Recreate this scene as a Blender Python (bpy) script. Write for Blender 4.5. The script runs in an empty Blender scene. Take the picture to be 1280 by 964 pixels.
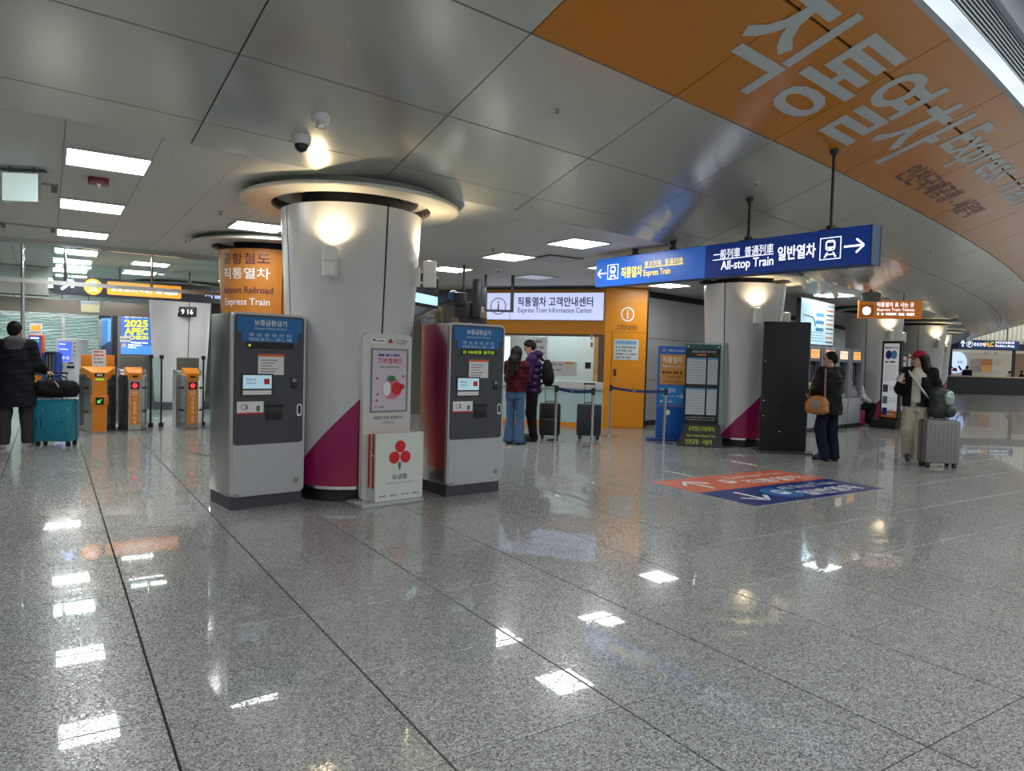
import bpy, bmesh, math, random
import numpy as np
from mathutils import Vector, Matrix
random.seed(7)
SC = bpy.context.scene
COL = SC.collection
PI = math.pi
def rad(a): return math.radians(a)

# ------------------------------------------------------------------ camera, world, exposure
EYE = np.array([0.0, 0.0, 1.43])
FOC, YAW, PITCH, ROLL = 892.0, 0.5757, -0.0383, 0.0281
def _axes():
    f = np.array([math.sin(YAW)*math.cos(PITCH), math.cos(YAW)*math.cos(PITCH), math.sin(PITCH)])
    r = np.array([math.cos(YAW), -math.sin(YAW), 0.0]); u = np.cross(r, f)
    return math.cos(ROLL)*r+math.sin(ROLL)*u, -math.sin(ROLL)*r+math.cos(ROLL)*u, f
AX, AY, AZ = _axes()
cam = bpy.data.cameras.new('camera'); cam.sensor_width = 36.0; cam.lens = FOC/1280*36.0
cam.clip_start = 0.05; cam.clip_end = 400
camo = bpy.data.objects.new('camera', cam); COL.objects.link(camo)
camo.matrix_world = Matrix(((AX[0], AY[0], -AZ[0], EYE[0]), (AX[1], AY[1], -AZ[1], EYE[1]), (AX[2], AY[2], -AZ[2], EYE[2]), (0, 0, 0, 1)))
SC.camera = camo
SC.view_settings.view_transform = 'Standard'; SC.view_settings.look = 'None'
SC.view_settings.gamma = 1.0; SC.view_settings.use_curve_mapping = False
SC.view_settings.exposure = 0.42
wd = bpy.data.worlds.new('daylight'); SC.world = wd; wd.use_nodes = True
bg = wd.node_tree.nodes['Background']; bg.inputs[0].default_value = (0.90, 0.96, 0.99, 1); bg.inputs[1].default_value = 1.55

# survey helpers: a sight line met with a floor height or an upright plane
def ray(x, y): return AZ + AX*(x-640)/FOC - AY*(y-482)/FOC
def G(x, y, z=0.0):
    d = ray(x, y); return EYE + d*(z-EYE[2])/d[2]
def onwall(x, y, p, q):
    p = np.array(p[:2]); q = np.array(q[:2]); n = np.array([-(q-p)[1], (q-p)[0]]); d = ray(x, y)
    return EYE + d*((n@(p-EYE[:2]))/(n@d[:2]))
# the hall is an arc in plan
HC = np.array([-12.5, 115.2]); HR = 110.0
def hall(phi, u, z=0.0):            # phi in degrees, u metres out from the flat-ceiling edge
    a = rad(phi); return Vector((HC[0]+(HR+u)*math.sin(a), HC[1]-(HR+u)*math.cos(a), z))
SL = math.tan(rad(19.0))

# ------------------------------------------------------------------ materials
MATS = {}
def mat(name, col, rough=0.5, metal=0.0, emit=0.0, var=0.0, vscale=8.0, spec=None, coat=0.0, alpha=1.0, trans=0.0, aniso=0.0, bump=0.0, bscale=60.0):
    if name in MATS: return MATS[name]
    m = bpy.data.materials.new(name); m.use_nodes = True
    nt = m.node_tree; b = nt.nodes['Principled BSDF']
    b.inputs['Base Color'].default_value = (*col, 1); b.inputs['Roughness'].default_value = rough
    b.inputs['Metallic'].default_value = metal; b.inputs['Coat Weight'].default_value = coat
    b.inputs['Transmission Weight'].default_value = trans; b.inputs['Alpha'].default_value = alpha
    if spec is not None: b.inputs['Specular IOR Level'].default_value = spec
    if aniso: b.inputs['Anisotropic'].default_value = aniso
    if emit:
        b.inputs['Emission Color'].default_value = (*col, 1); b.inputs['Emission Strength'].default_value = emit
    if var or bump:
        tc = nt.nodes.new('ShaderNodeTexCoord'); nz = nt.nodes.new('ShaderNodeTexNoise')
        nz.inputs['Scale'].default_value = vscale; nz.inputs['Detail'].default_value = 4
        nt.links.new(tc.outputs['Object'], nz.inputs['Vector'])
        if var:
            mx = nt.nodes.new('ShaderNodeMix'); mx.data_type = 'RGBA'
            mx.inputs['A'].default_value = (*[max(0, c*(1-var)) for c in col], 1); mx.inputs['B'].default_value = (*[min(1, c*(1+var)) for c in col], 1)
            nt.links.new(nz.outputs['Fac'], mx.inputs['Factor']); nt.links.new(mx.outputs['Result'], b.inputs['Base Color'])
        if bump:
            n2 = nt.nodes.new('ShaderNodeTexNoise'); n2.inputs['Scale'].default_value = bscale
            nt.links.new(tc.outputs['Object'], n2.inputs['Vector'])
            bp = nt.nodes.new('ShaderNodeBump'); bp.inputs['Strength'].default_value = bump; bp.inputs['Distance'].default_value = 0.01
            nt.links.new(n2.outputs['Fac'], bp.inputs['Height']); nt.links.new(bp.outputs['Normal'], b.inputs['Normal'])
    MATS[name] = m; return m

def granite(name, base, tiles=False):
    m = bpy.data.materials.new(name); m.use_nodes = True; nt = m.node_tree; b = nt.nodes['Principled BSDF']; N = nt.nodes.new; L = nt.links.new
    geo = N('ShaderNodeNewGeometry')
    vor = N('ShaderNodeTexVoronoi'); vor.inputs['Scale'].default_value = 165; L(geo.outputs['Position'], vor.inputs['Vector'])
    cr = N('ShaderNodeValToRGB'); e = cr.color_ramp.elements
    e[0].position = 0.0; e[0].color = (base*0.30, base*0.30, base*0.31, 1); e[1].position = 1.0; e[1].color = (base*1.73, base*1.74, base*1.67, 1)
    x = cr.color_ramp.elements.new(0.26); x.color = (base*0.60, base*0.62, base*0.60, 1)
    x = cr.color_ramp.elements.new(0.55); x.color = (base*1.0, base*1.03, base*0.98, 1)
    sep = N('ShaderNodeSeparateColor'); L(vor.outputs['Color'], sep.inputs[0]); L(sep.outputs[0], cr.inputs['Fac'])
    big = N('ShaderNodeTexNoise'); big.inputs['Scale'].default_value = 0.9; L(geo.outputs['Position'], big.inputs['Vector'])
    oi = N('ShaderNodeObjectInfo')
    hsv = N('ShaderNodeHueSaturation'); L(cr.outputs['Color'], hsv.inputs['Color'])
    ma = N('ShaderNodeMath'); ma.operation = 'MULTIPLY_ADD'; L(oi.outputs['Random'], ma.inputs[0]); ma.inputs[1].default_value = 0.10; ma.inputs[2].default_value = 0.85
    mb = N('ShaderNodeMath'); mb.operation = 'MULTIPLY_ADD'; L(big.outputs['Fac'], mb.inputs[0]); mb.inputs[1].default_value = 0.2; L(ma.outputs[0], mb.inputs[2])
    L(mb.outputs[0], hsv.inputs['Value'])
    rr = N('ShaderNodeMapRange'); rr.inputs['From Min'].default_value = 0.35; rr.inputs['From Max'].default_value = 0.6
    rr.inputs['To Min'].default_value = 0.28; rr.inputs['To Max'].default_value = 0.02; L(sep.outputs[1], rr.inputs['Value']); L(rr.outputs[0], b.inputs['Roughness'])
    b.inputs['Specular IOR Level'].default_value = 0.85
    out = hsv.outputs['Color']
    if tiles:   # joints drawn by the material where the tiles are too far away to pick apart
        sx = N('ShaderNodeSeparateXYZ'); L(geo.outputs['Position'], sx.inputs[0]); prev = None
        for ax, st, off, wdt in (('X', 0.808, 0.378, 0.006), ('Y', 0.822, 3.817, 0.003)):
            a = N('ShaderNodeMath'); a.operation = 'SUBTRACT'; L(sx.outputs[ax], a.inputs[0]); a.inputs[1].default_value = off - st/2
            f = N('ShaderNodeMath'); f.operation = 'FLOORED_MODULO'; L(a.outputs[0], f.inputs[0]); f.inputs[1].default_value = st
            c = N('ShaderNodeMath'); c.operation = 'COMPARE'; L(f.outputs[0], c.inputs[0]); c.inputs[1].default_value = st/2; c.inputs[2].default_value = wdt
            if prev:
                o = N('ShaderNodeMath'); o.operation = 'MAXIMUM'; L(prev.outputs[0], o.inputs[0]); L(c.outputs[0], o.inputs[1]); prev = o
            else: prev = c
        mx = N('ShaderNodeMix'); mx.data_type = 'RGBA'; L(prev.outputs[0], mx.inputs['Factor']); L(out, mx.inputs['A']); mx.inputs['B'].default_value = (0.05, 0.05, 0.05, 1); out = mx.outputs['Result']
    L(out, b.inputs['Base Color'])
    MATS[name] = m; return m

M_GRANITE = granite('granite_tile', 0.285); M_FARFLOOR = granite('granite_far', 0.285, True)
M_JOINT = mat('dark_joint', (0.03, 0.03, 0.03), 0.8)
M_CEIL = mat('satin_metal_ceiling', (0.60, 0.605, 0.55), 0.18, 0.5, var=0.05, vscale=1.2)
M_CEILFLAT = mat('white_ceiling_panel', (0.64, 0.65, 0.61), 0.5, 0.0, var=0.03, vscale=2.0)
M_ORANGEC = mat('orange_ceiling_panel', (0.55, 0.19, 0.009), 0.20, 0.0, var=0.04, vscale=2.0, spec=0.6)
M_CEILTEXT = mat('pale_grey_vinyl', (0.50, 0.53, 0.54), 0.3)
M_PLUM = mat('plum_vinyl', (0.10, 0.03, 0.05), 0.4)
M_WHITE = mat('white_print', (0.85, 0.85, 0.85), 0.5)
M_BLACK = mat('black_plastic', (0.014, 0.014, 0.016), 0.4)
M_DKGREY = mat('dark_grey_paint', (0.055, 0.06, 0.075), 0.38)
M_SHAFT = mat('pale_grey_panel', (0.60, 0.60, 0.61), 0.30, 0.1, var=0.03, vscale=3.0)
M_WALLMET = mat('grey_metal_wall', (0.60, 0.61, 0.63), 0.26, 0.25, var=0.05, vscale=2.0)
M_STEEL = mat('brushed_steel', (0.62, 0.62, 0.61), 0.27, 1.0, var=0.08, vscale=6.0)
M_CHROME = mat('polished_steel', (0.75, 0.75, 0.74), 0.12, 1.0)
M_ORANGE = mat('orange_laminate', (0.80, 0.30, 0.012), 0.38, var=0.04)
M_BROWNTXT = mat('brown_print', (0.10, 0.03, 0.01), 0.5)
M_NAVY = mat('navy_print', (0.01, 0.025, 0.22), 0.4)
M_BLUE = mat('blue_board', (0.010, 0.15, 0.42), 0.4)
M_YELLOW = mat('yellow_print', (0.9, 0.66, 0.02), 0.5)
M_RED = mat('red_print', (0.62, 0.015, 0.02), 0.4)
M_GREEN = mat('green_print', (0.03, 0.22, 0.07), 0.5)
M_GREY = mat('grey_print', (0.25, 0.25, 0.26), 0.5)
M_PAPER = mat('white_paper', (0.78, 0.78, 0.77), 0.7)
M_MAGENTA = None
M_GLOW = mat('ceiling_lamp_diffuser', (0.98, 1.0, 0.97), 0.5, emit=16.0)
def glass(name, tint=(0.85, 0.95, 0.93), a=0.18, rough=0.02):
    m = bpy.data.materials.new(name); m.use_nodes = True; nt = m.node_tree; nt.nodes.clear(); N = nt.nodes.new; L = nt.links.new
    o = N('ShaderNodeOutputMaterial'); t = N('ShaderNodeBsdfTransparent'); t.inputs[0].default_value = (*tint, 1)
    g = N('ShaderNodeBsdfGlossy'); g.inputs['Roughness'].default_value = rough; g.inputs[0].default_value = (0.9, 0.95, 0.95, 1)
    fr = N('ShaderNodeFresnel'); fr.inputs[0].default_value = 1.5; ad = N('ShaderNodeMath'); ad.inputs[1].default_value = a*0.25; L(fr.outputs[0], ad.inputs[0])
    mx = N('ShaderNodeMixShader'); L(ad.outputs[0], mx.inputs[0]); L(t.outputs[0], mx.inputs[1]); L(g.outputs[0], mx.inputs[2]); L(mx.outputs[0], o.inputs[0])
    MATS[name] = m; return m
M_GLASS = glass('clear_glass'); M_GLASSG = glass('green_glass', (0.82, 0.92, 0.90), 0.3)

# ------------------------------------------------------------------ mesh helpers
class MB:
    def __init__(s): s.v = []; s.f = []; s.mi = []; s.cur = 0
    def add(s, vs, fs):
        o = len(s.v); s.v += [tuple(map(float, p)) for p in vs]; s.f += [tuple(i+o for i in f) for f in fs]; s.mi += [s.cur]*len(fs); return s
    def box(s, x0, x1, y0, y1, z0, z1, bev=0.0):
        if bev <= 0:
            return s.add([(x0, y0, z0), (x1, y0, z0), (x1, y1, z0), (x0, y1, z0), (x0, y0, z1), (x1, y0, z1), (x1, y1, z1), (x0, y1, z1)],
                  [(0, 3, 2, 1), (4, 5, 6, 7), (0, 1, 5, 4), (1, 2, 6, 5), (2, 3, 7, 6), (3, 0, 4, 7)])
        bm = bmesh.new(); bmesh.ops.create_cube(bm, size=1.0)
        for v in bm.verts: v.co = Vector(((x0+x1)/2+v.co.x*(x1-x0), (y0+y1)/2+v.co.y*(y1-y0), (z0+z1)/2+v.co.z*(z1-z0)))
        bmesh.ops.bevel(bm, geom=bm.edges[:], offset=bev, segments=2, affect='EDGES', profile=0.6)
        bm.verts.index_update(); r = s.add([v.co[:] for v in bm.verts], [tuple(v.index for v in f.verts) for f in bm.faces]); bm.free(); return r
    def prism(s, pts, y0, y1, plane='xz'):       # closed outline, extruded
        n = len(pts); a = sum(pts[i][0]*pts[(i+1) % n][1]-pts[(i+1) % n][0]*pts[i][1] for i in range(n))
        if a < 0: pts = pts[::-1]
        if plane == 'xz': vs = [(x, y0, z) for x, z in pts]+[(x, y1, z) for x, z in pts]
        elif plane == 'xy': vs = [(x, y, y1) for x, y in pts]+[(x, y, y0) for x, y in pts]
        else: vs = [(y1, x, z) for x, z in pts]+[(y0, x, z) for x, z in pts]
        return s.add(vs, [tuple(range(n)), tuple(range(2*n-1, n-1, -1))]+[(i, i+n, (i+1) % n+n, (i+1) % n) for i in range(n)])
    def rrect(s, x0, x1, z0, z1, r, y0, y1, plane='xz', seg=5):
        pts = []
        for cx, cz, a in ((x1-r, z1-r, 0), (x0+r, z1-r, 90), (x0+r, z0+r, 180), (x1-r, z0+r, 270)):
            for k in range(seg+1): t = rad(a+90*k/seg); pts.append((cx+r*math.cos(t), cz+r*math.sin(t)))
        return s.prism(pts, y0, y1, plane)
    def disc(s, cx, cz, r, y0, y1, n=24, plane='xz', rz=None):
        return s.prism([(cx+r*math.cos(2*PI*k/n), cz+(rz or r)*math.sin(2*PI*k/n)) for k in range(n)], y0, y1, plane)
    def ring(s, cx, cz, r0, r1, y0, y1, n=28, rz=1.0):    # in xz
        vs = []
        for y in (y0, y1):
            for r in (r0, r1): vs += [(cx+r*math.cos(2*PI*k/n), y, cz+rz*r*math.sin(2*PI*k/n)) for k in range(n)]
        fs = []
        for k in range(n):
            j = (k+1) % n
            fs += [(k, j, n+j, n+k)[::-1] if y1 > y0 else (k, j, n+j, n+k), (2*n+k, 2*n+j, 3*n+j, 3*n+k), (n+k, n+j, 3*n+j, 3*n+k), (k, j, 2*n+j, 2*n+k)[::-1]]
        return s.add(vs, fs)
    def cyl(s, p0, p1, r0, r1=None, n=12, caps=True):
        r1 = r0 if r1 is None else r1; p0 = Vector(p0); p1 = Vector(p1); d = (p1-p0).normalized()
        a = d.orthogonal().normalized(); b = d.cross(a)
        vs = [p0+(a*math.cos(2*PI*k/n)+b*math.sin(2*PI*k/n))*r0 for k in range(n)]+[p1+(a*math.cos(2*PI*k/n)+b*math.sin(2*PI*k/n))*r1 for k in range(n)]
        fs = [(k, (k+1) % n, (k+1) % n+n, k+n) for k in range(n)]
        if caps: fs += [tuple(range(n-1, -1, -1)), tuple(range(n, 2*n))]
        return s.add(vs, fs)
    def tube(s, pts, r, n=8):
        pts = [Vector(p) for p in pts]; rings = []; a = None
        for i, p in enumerate(pts):
            d = ((pts[min(i+1, len(pts)-1)]-pts[max(i-1, 0)])).normalized()
            a = (d.orthogonal() if a is None else a-d*a.dot(d)).normalized(); b = d.cross(a)
            rr = r[i] if isinstance(r, (list, tuple)) else r
            rings.append([p+(a*math.cos(2*PI*k/n)+b*math.sin(2*PI*k/n))*rr for k in range(n)])
        vs = [q for R_ in rings for q in R_]; fs = []
        for i in range(len(pts)-1): fs += [(i*n+k, i*n+(k+1) % n, (i+1)*n+(k+1) % n, (i+1)*n+k) for k in range(n)]
        fs += [tuple(range(n-1, -1, -1)), tuple(range((len(pts)-1)*n, len(pts)*n))]
        return s.add(vs, fs)
    def lathe(s, prof, c=(0, 0), n=48, a0=0.0, a1=360.0, closed=False):
        full = abs(a1-a0-360) < 1e-6; m = n if full else n+1; vs = []
        for k in range(m):
            t = rad(a0+(a1-a0)*k/n); vs += [(c[0]+r*math.cos(t), c[1]+r*math.sin(t), z) for r, z in prof]
        q = len(prof); fs = []
        for k in range(n):
            j = (k+1) % m
            for i in range(q-1 if not closed else q): i2 = (i+1) % q; fs.append((k*q+i, j*q+i, j*q+i2, k*q+i2))
        if closed and not full: fs += [tuple(range(q))[::-1], tuple(range((m-1)*q, m*q))]
        return s.add(vs, fs)
    def sphere(s, c, r, n=12, m=8, sc=(1, 1, 1)):
        vs = []; fs = []
        for i in range(m+1):
            t = PI*i/m
            for k in range(n): p = 2*PI*k/n; vs.append((c[0]+r*sc[0]*math.sin(t)*math.cos(p), c[1]+r*sc[1]*math.sin(t)*math.sin(p), c[2]+r*sc[2]*math.cos(t)))
        for i in range(m):
            for k in range(n): fs.append((i*n+k, (i+1)*n+k, (i+1)*n+(k+1) % n, i*n+(k+1) % n))
        return s.add(vs, fs)
    def mesh(s, name, mats, smooth=35):
        me = bpy.data.meshes.new(name); me.from_pydata(s.v, [], s.f)
        for m in (mats if isinstance(mats, (list, tuple)) else [mats]): me.materials.append(m)
        if len(me.materials) > 1: me.polygons.foreach_set('material_index', s.mi)
        me.validate()
        bm = bmesh.new(); bm.from_mesh(me); bmesh.ops.recalc_face_normals(bm, faces=bm.faces[:]) if len(bm.faces) < 60000 else None; bm.to_mesh(me); bm.free()
        if smooth:
            me.polygons.foreach_set('use_smooth', [True]*len(me.polygons)); me.set_sharp_from_angle(angle=rad(smooth))
        return me
    def build(s, name, m, parent=None, label=None, smooth=35):
        return link(name, s.mesh(name, m, smooth), parent, label)

def link(name, me, parent=None, label=None):
    o = bpy.data.objects.new(name, me); COL.objects.link(o); o.parent = parent
    if label: o['label'] = label
    return o
def thing(name, label, cat, loc=(0, 0, 0), rz=0.0, group=None):
    o = bpy.data.objects.new(name, None); COL.objects.link(o); o.empty_display_size = 0.1
    o.location = tuple(float(c) for c in (list(loc)+[0])[:3]); o.rotation_euler = (0, 0, rad(rz)); return tag(o, label, cat, group)
def tag(o, label, cat, group=None):
    o['label'] = label; o['category'] = cat
    if group: o['group'] = group
    return o
def struct(name, mb, m, label=None):
    o = mb.build(name, m) if mb else bpy.data.objects.new(name, None)
    if not mb: COL.objects.link(o)
    o['kind'] = 'structure'
    if label: o['label'] = label
    return o
def copy_tree(o, parent=None):
    c = o.copy(); COL.objects.link(c); c.parent = parent
    for ch in o.children: copy_tree(ch, c)
    return c

_tc = {}; _font = {}
def glyphs(body, bold=0.0):
    k = (body, bold)
    if k in _tc: return _tc[k]
    if 'cu' not in _font:
        _font['cu'] = bpy.data.curves.new('lettering', 'FONT'); _font['o'] = bpy.data.objects.new('lettering', _font['cu'])
    cu, o = _font['cu'], _font['o']; cu.body = body; cu.offset = bold; cu.resolution_u = 3; cu.fill_mode = 'FRONT'
    me = bpy.data.meshes.new_from_object(o)
    v = np.array([p.co[:2] for p in me.vertices]); f = [tuple(p.vertices) for p in me.polygons]
    bpy.data.meshes.remove(me)
    _tc[k] = (v, f); return _tc[k]
def text(parent, body, cx, cz, h, m, w=None, y=0.0, bold=0.0, name='lettering', maxw=None, fn=None, left=False):
    v, f = glyphs(body, bold); lo = v.min(0); hi = v.max(0)
    sz = h/(hi[1]-lo[1]); sx = sz if w is None else w/(hi[0]-lo[0])
    if maxw and sx*(hi[0]-lo[0]) > maxw: sx = maxw/(hi[0]-lo[0])
    X = cx+(v[:, 0]-(lo[0] if left else (lo[0]+hi[0])/2))*sx; Z = cz+(v[:, 1]-(lo[1]+hi[1])/2)*sz
    P = [(a, y, b) for a, b in zip(X, Z)] if fn is None else [fn(a, b) for a, b in zip(X, Z)]
    me = bpy.data.meshes.new(name); me.from_pydata(P, [], f); me.materials.append(m)
    return link(name, me, parent)
def flat(parent, name, x0, x1, z0, z1, m, y=0.0, t=0.004, label=None, r=0.0):
    b = MB(); b.rrect(x0, x1, z0, z1, r, y, y+t) if r else b.box(x0, x1, y, y+t, z0, z1)
    return b.build(name, m, parent, label)
def scribble(par, x0, x1, z, h, m, y, seed=0):      # a line of print too small to read
    r = random.Random(seed+int(abs(x0*977+z*131))); b = MB(); x = x0
    while x < x1-h*0.4:
        w = h*r.uniform(0.55, 0.95); b.box(x, min(x+w, x1), y, y+0.001, z-h*r.uniform(0.35, 0.5), z+h*r.uniform(0.35, 0.5)); x += w+h*(0.16 if r.random() < 0.75 else 0.7)
    o = b.build('print_line', m, par); o['kind'] = 'stuff'; return o
def train_icon(parent, cx, cz, s, m, y, mdark=None, fn=None):   # front of a train over rails
    b = MB(); b.rrect(cx-0.26*s, cx+0.26*s, cz-0.12*s, cz+0.42*s, 0.16*s, y, y+0.002)
    b.prism([(cx-0.2*s, cz-0.2*s), (cx-0.12*s, cz-0.2*s), (cx-0.24*s, cz-0.46*s), (cx-0.34*s, cz-0.46*s)], y, y+0.002)
    b.prism([(cx+0.2*s, cz-0.2*s), (cx+0.12*s, cz-0.2*s), (cx+0.24*s, cz-0.46*s), (cx+0.34*s, cz-0.46*s)], y, y+0.002)
    b.box(cx-0.24*s, cx+0.24*s, y, y+0.002, cz-0.34*s, cz-0.28*s)
    o = b.build('train_symbol', m, parent)
    if mdark:
        d = MB(); d.rrect(cx-0.18*s, cx+0.18*s, cz+0.08*s, cz+0.30*s, 0.05*s, y-0.001, y+0.001)
        d.disc(cx-0.13*s, cz-0.03*s, 0.045*s, y-0.001, y+0.001, 10); d.disc(cx+0.13*s, cz-0.03*s, 0.045*s, y-0.001, y+0.001, 10)
        d.build('train_symbol_detail', mdark, o)
    return o
def arrow(parent, cx, cz, s, ang, m, y, wdt=0.1, t=0.002):
    a = rad(ang); c, q = math.cos(a), math.sin(a); b = MB()
    def seg(p, r):
        d = Vector((r[0]-p[0], r[1]-p[1])); n = Vector((-d.y, d.x)).normalized()*wdt*s/2
        pts = [(p[0]+n.x, p[1]+n.y), (r[0]+n.x, r[1]+n.y), (r[0]-n.x, r[1]-n.y), (p[0]-n.x, p[1]-n.y)]
        b.prism([(cx+x*c-z*q, cz+x*q+z*c) for x, z in pts], y, y+t)
    seg((-0.5*s, 0), (0.46*s, 0)); seg((0.5*s, 0), (0.12*s, 0.34*s)); seg((0.5*s, 0), (0.12*s, -0.34*s))
    return b.build('arrow', m, parent)

# ------------------------------------------------------------------ floor
TX, TY, OX, OY = 0.808, 0.822, 0.378, 3.817
def project(P):
    d = np.array(P, float)-EYE; z = d@AZ
    return (640+FOC*(d@AX)/z, 482-FOC*(d@AY)/z, z) if z > 0.1 else (-9999, -9999, z)
cells = []
for i in range(-16, 95):
    for j in range(-28, 50):
        cx, cy = OX+(i+0.5)*TX, OY+(j+0.5)*TY; x, y, z = project((cx, cy, 0))
        vis = z > 0.8 and -260 < x < 1540 and y < 1250
        cells.append((z if vis else 1e6, i, j))
cells.sort()
floor = struct('floor', MB().box(-13.5, 78, -20, 45.5, -0.12, -0.012), M_JOINT, 'polished grey granite floor of square tiles')
tm = MB(); a, b, c = TX/2-0.0045, TY/2-0.0034, 0.002
tm.add([(-a, -b, -0.012), (a, -b, -0.012), (a, b, -0.012), (-a, b, -0.012), (-a, -b, -c), (a, -b, -c), (a, b, -c), (-a, b, -c), (-a+c, -b+c, 0), (a-c, -b+c, 0), (a-c, b-c, 0), (-a+c, b-c, 0)],
       [(0, 1, 5, 4), (1, 2, 6, 5), (2, 3, 7, 6), (3, 0, 4, 7), (4, 5, 9, 8), (5, 6, 10, 9), (6, 7, 11, 10), (7, 4, 8, 11), (8, 9, 10, 11)])
tme = tm.mesh('floor_tile', M_GRANITE, smooth=0)
for z, i, j in cells[:290]:
    o = link('floor_tile', tme, floor); o.location = (OX+(i+0.5)*TX, OY+(j+0.5)*TY, 0)
far = MB()
for z, i, j in cells[290:]:
    x0, y0 = OX+i*TX, OY+j*TY; far.add([(x0, y0, 0), (x0+TX, y0, 0), (x0+TX, y0+TY, 0), (x0, y0+TY, 0)], [(0, 1, 2, 3)])
ff = far.build('distant_floor_tiles', M_FARFLOOR, floor, smooth=0); ff['kind'] = 'stuff'

# ------------------------------------------------------------------ sloped soffit: curved rows of metal panels, orange band along its edge
ROWS = [0.0, 0.30, 1.05, 2.03, 3.10, 3.62]; DPHI = 0.857; PH0 = 7.0
def sweep(mb, prof, p0, p1, n):      # prof: (u, z) outline swept along the arc
    q = len(prof)
    for k in range(n+1): mb.v += [tuple(hall(p0+(p1-p0)*k/n, u, z)) for u, z in prof]
    o = len(mb.v)-(n+1)*q
    for k in range(n):
        for i in range(q): mb.f.append((o+k*q+i, o+(k+1)*q+i, o+(k+1)*q+(i+1) % q, o+k*q+(i+1) % q)); mb.mi.append(mb.cur)
    mb.f += [tuple(o+i for i in range(q)), tuple(o+n*q+i for i in range(q))[::-1]]; mb.mi += [mb.cur]*2
    return mb
PA, PB = PH0-DPHI*10, PH0+DPHI*33
cl = sweep(MB(), [(-0.02, 3.02), (3.60, 3.02+3.62*SL), (3.60, 3.08+3.62*SL), (-0.02, 3.08)], PA, PB, 60)
ceil = struct('ceiling', cl, M_JOINT, 'sloped soffit of satin metal panels with an orange edge band')
rowmesh = []
for r in range(5):
    GP = [0.0, 0.004, 0.006, 0.007, 0.012, 0.0]; u0, u1 = ROWS[r]+GP[r], ROWS[r+1]-GP[r+1]; dg = 0.0055/HR; m = MB(); vs = []
    for t in (dg, rad(DPHI)/2, rad(DPHI)-dg):
        for u, dz in ((u0, 0), (u1, 0), (u1, 0.018), (u0, 0.018)): vs.append(((HR+u)*math.sin(t), HR-(HR+u)*math.cos(t), u*SL+dz))
    fs = [(0, 1, 2, 3), (11, 10, 9, 8)]
    for k in (0, 4): fs += [(k+i, k+4+i, k+4+(i+1) % 4, k+(i+1) % 4) for i in range(4)]
    m.add(vs, fs); rowmesh.append((m.mesh('ceiling_panel', M_CEIL, 20), m.mesh('orange_ceiling_panel', M_ORANGEC, 20) if r >= 3 else None))
for k in range(-10, 33):
    ph = PH0+DPHI*k
    for r in range(5):
        org = r >= 3 and k >= 1
        o = link('orange_ceiling_panel' if org else 'ceiling_panel', rowmesh[r][1 if org else 0], ceil); o.location = hall(ph, 0, 3.0); o.rotation_euler = (0, 0, rad(ph))
# vinyl lettering on the orange band (s = metres along the arc from P0, u = metres out)
def onceil(s, u): return tuple(hall(7.6+math.degrees(s/HR), u, 3.0+u*SL-0.004))
text(ceil, '직통열차', 3.88, 2.83, 0.98, M_CEILTEXT, w=3.9, bold=0.014, fn=onceil, name='ceiling_lettering')
text(ceil, 'Express Train', 7.95, 3.03, 0.64, M_CEILTEXT, w=3.95, bold=0.022, fn=onceil, name='ceiling_lettering')
text(ceil, '인천국제공항 - 서울역', 7.85, 2.45, 0.32, M_PLUM, w=3.15, bold=0.01, fn=onceil, name='ceiling_lettering')

# fascia, louvre band and edge beam of the open hall
ZE = 3.0+3.62*SL
fas = struct('trim_1', sweep(MB(), [(3.60, ZE-0.012), (3.66, ZE-0.012), (3.68, ZE+0.17), (3.60, ZE+0.17)], PA, PB, 60), mat('white_fascia', (0.62, 0.68, 0.76), 0.12, 0.35), 'glossy pale fascia along the soffit edge')
lb = struct('trim_2', sweep(MB(), [(3.58, ZE+0.17), (3.60, ZE+0.17), (3.60, ZE+0.62), (3.58, ZE+0.62)], PA, PB, 60), M_BLACK, 'black louvre band above the fascia')
for k in range(9):
    z = ZE+0.19+k*0.05
    sweep(MB(), [(3.60, z), (3.645, z-0.006), (3.645, z+0.012), (3.60, z+0.018)], PA, PB, 60).build('louvre_slat', mat('louvre_grey', (0.30, 0.32, 0.34), 0.35, 0.4), lb)
up = struct('trim_3', sweep(MB(), [(3.60, ZE+0.62), (3.70, ZE+0.62), (3.72, ZE+1.0), (3.60, ZE+1.0)], PA, PB, 60), MATS['white_fascia'], 'upper glossy fascia strip')
bmn = struct('trim_4', sweep(MB(), [(3.75, ZE+1.02), (4.0, ZE+0.98), (4.06, ZE+1.25), (3.8, ZE+1.3)], PA, PB, 60), mat('grey_beam', (0.26, 0.27, 0.30), 0.4, 0.3), 'grey steel edge beam')
# glazed atrium roof: tubular trusses carry it high above the concourse
roof = struct('atrium_roof', None, None, 'steel tube trusses of the atrium roof')
M_TUBE = mat('white_steel_tube', (0.62, 0.63, 0.62), 0.4)
for k in range(12):
    ph = 8+k*2.6; tb = MB(); A = hall(ph, 3.7, 6.6); B_ = hall(ph, 9.5, 9.6); C_ = hall(ph, 9.5, 8.9); D_ = hall(ph, 3.7, 6.0)
    tb.cyl(A, B_, 0.06); tb.cyl(D_, C_, 0.06)
    for q in range(7):
        t0, t1 = q/7, (q+0.5)/7; tb.cyl(A.lerp(B_, t0), D_.lerp(C_, t1), 0.03, n=6); tb.cyl(D_.lerp(C_, t1), A.lerp(B_, (q+1)/7), 0.03, n=6)
    tb.build('truss', M_TUBE, roof)
for u, z in ((5.0, 7.28), (7.0, 8.3), (9.0, 9.35)):
    t = MB(); pts = [hall(6+j*1.2, u, z) for j in range(28)]; t.tube(pts, 0.05, 6); t.build('purlin', M_TUBE, roof)

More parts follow.
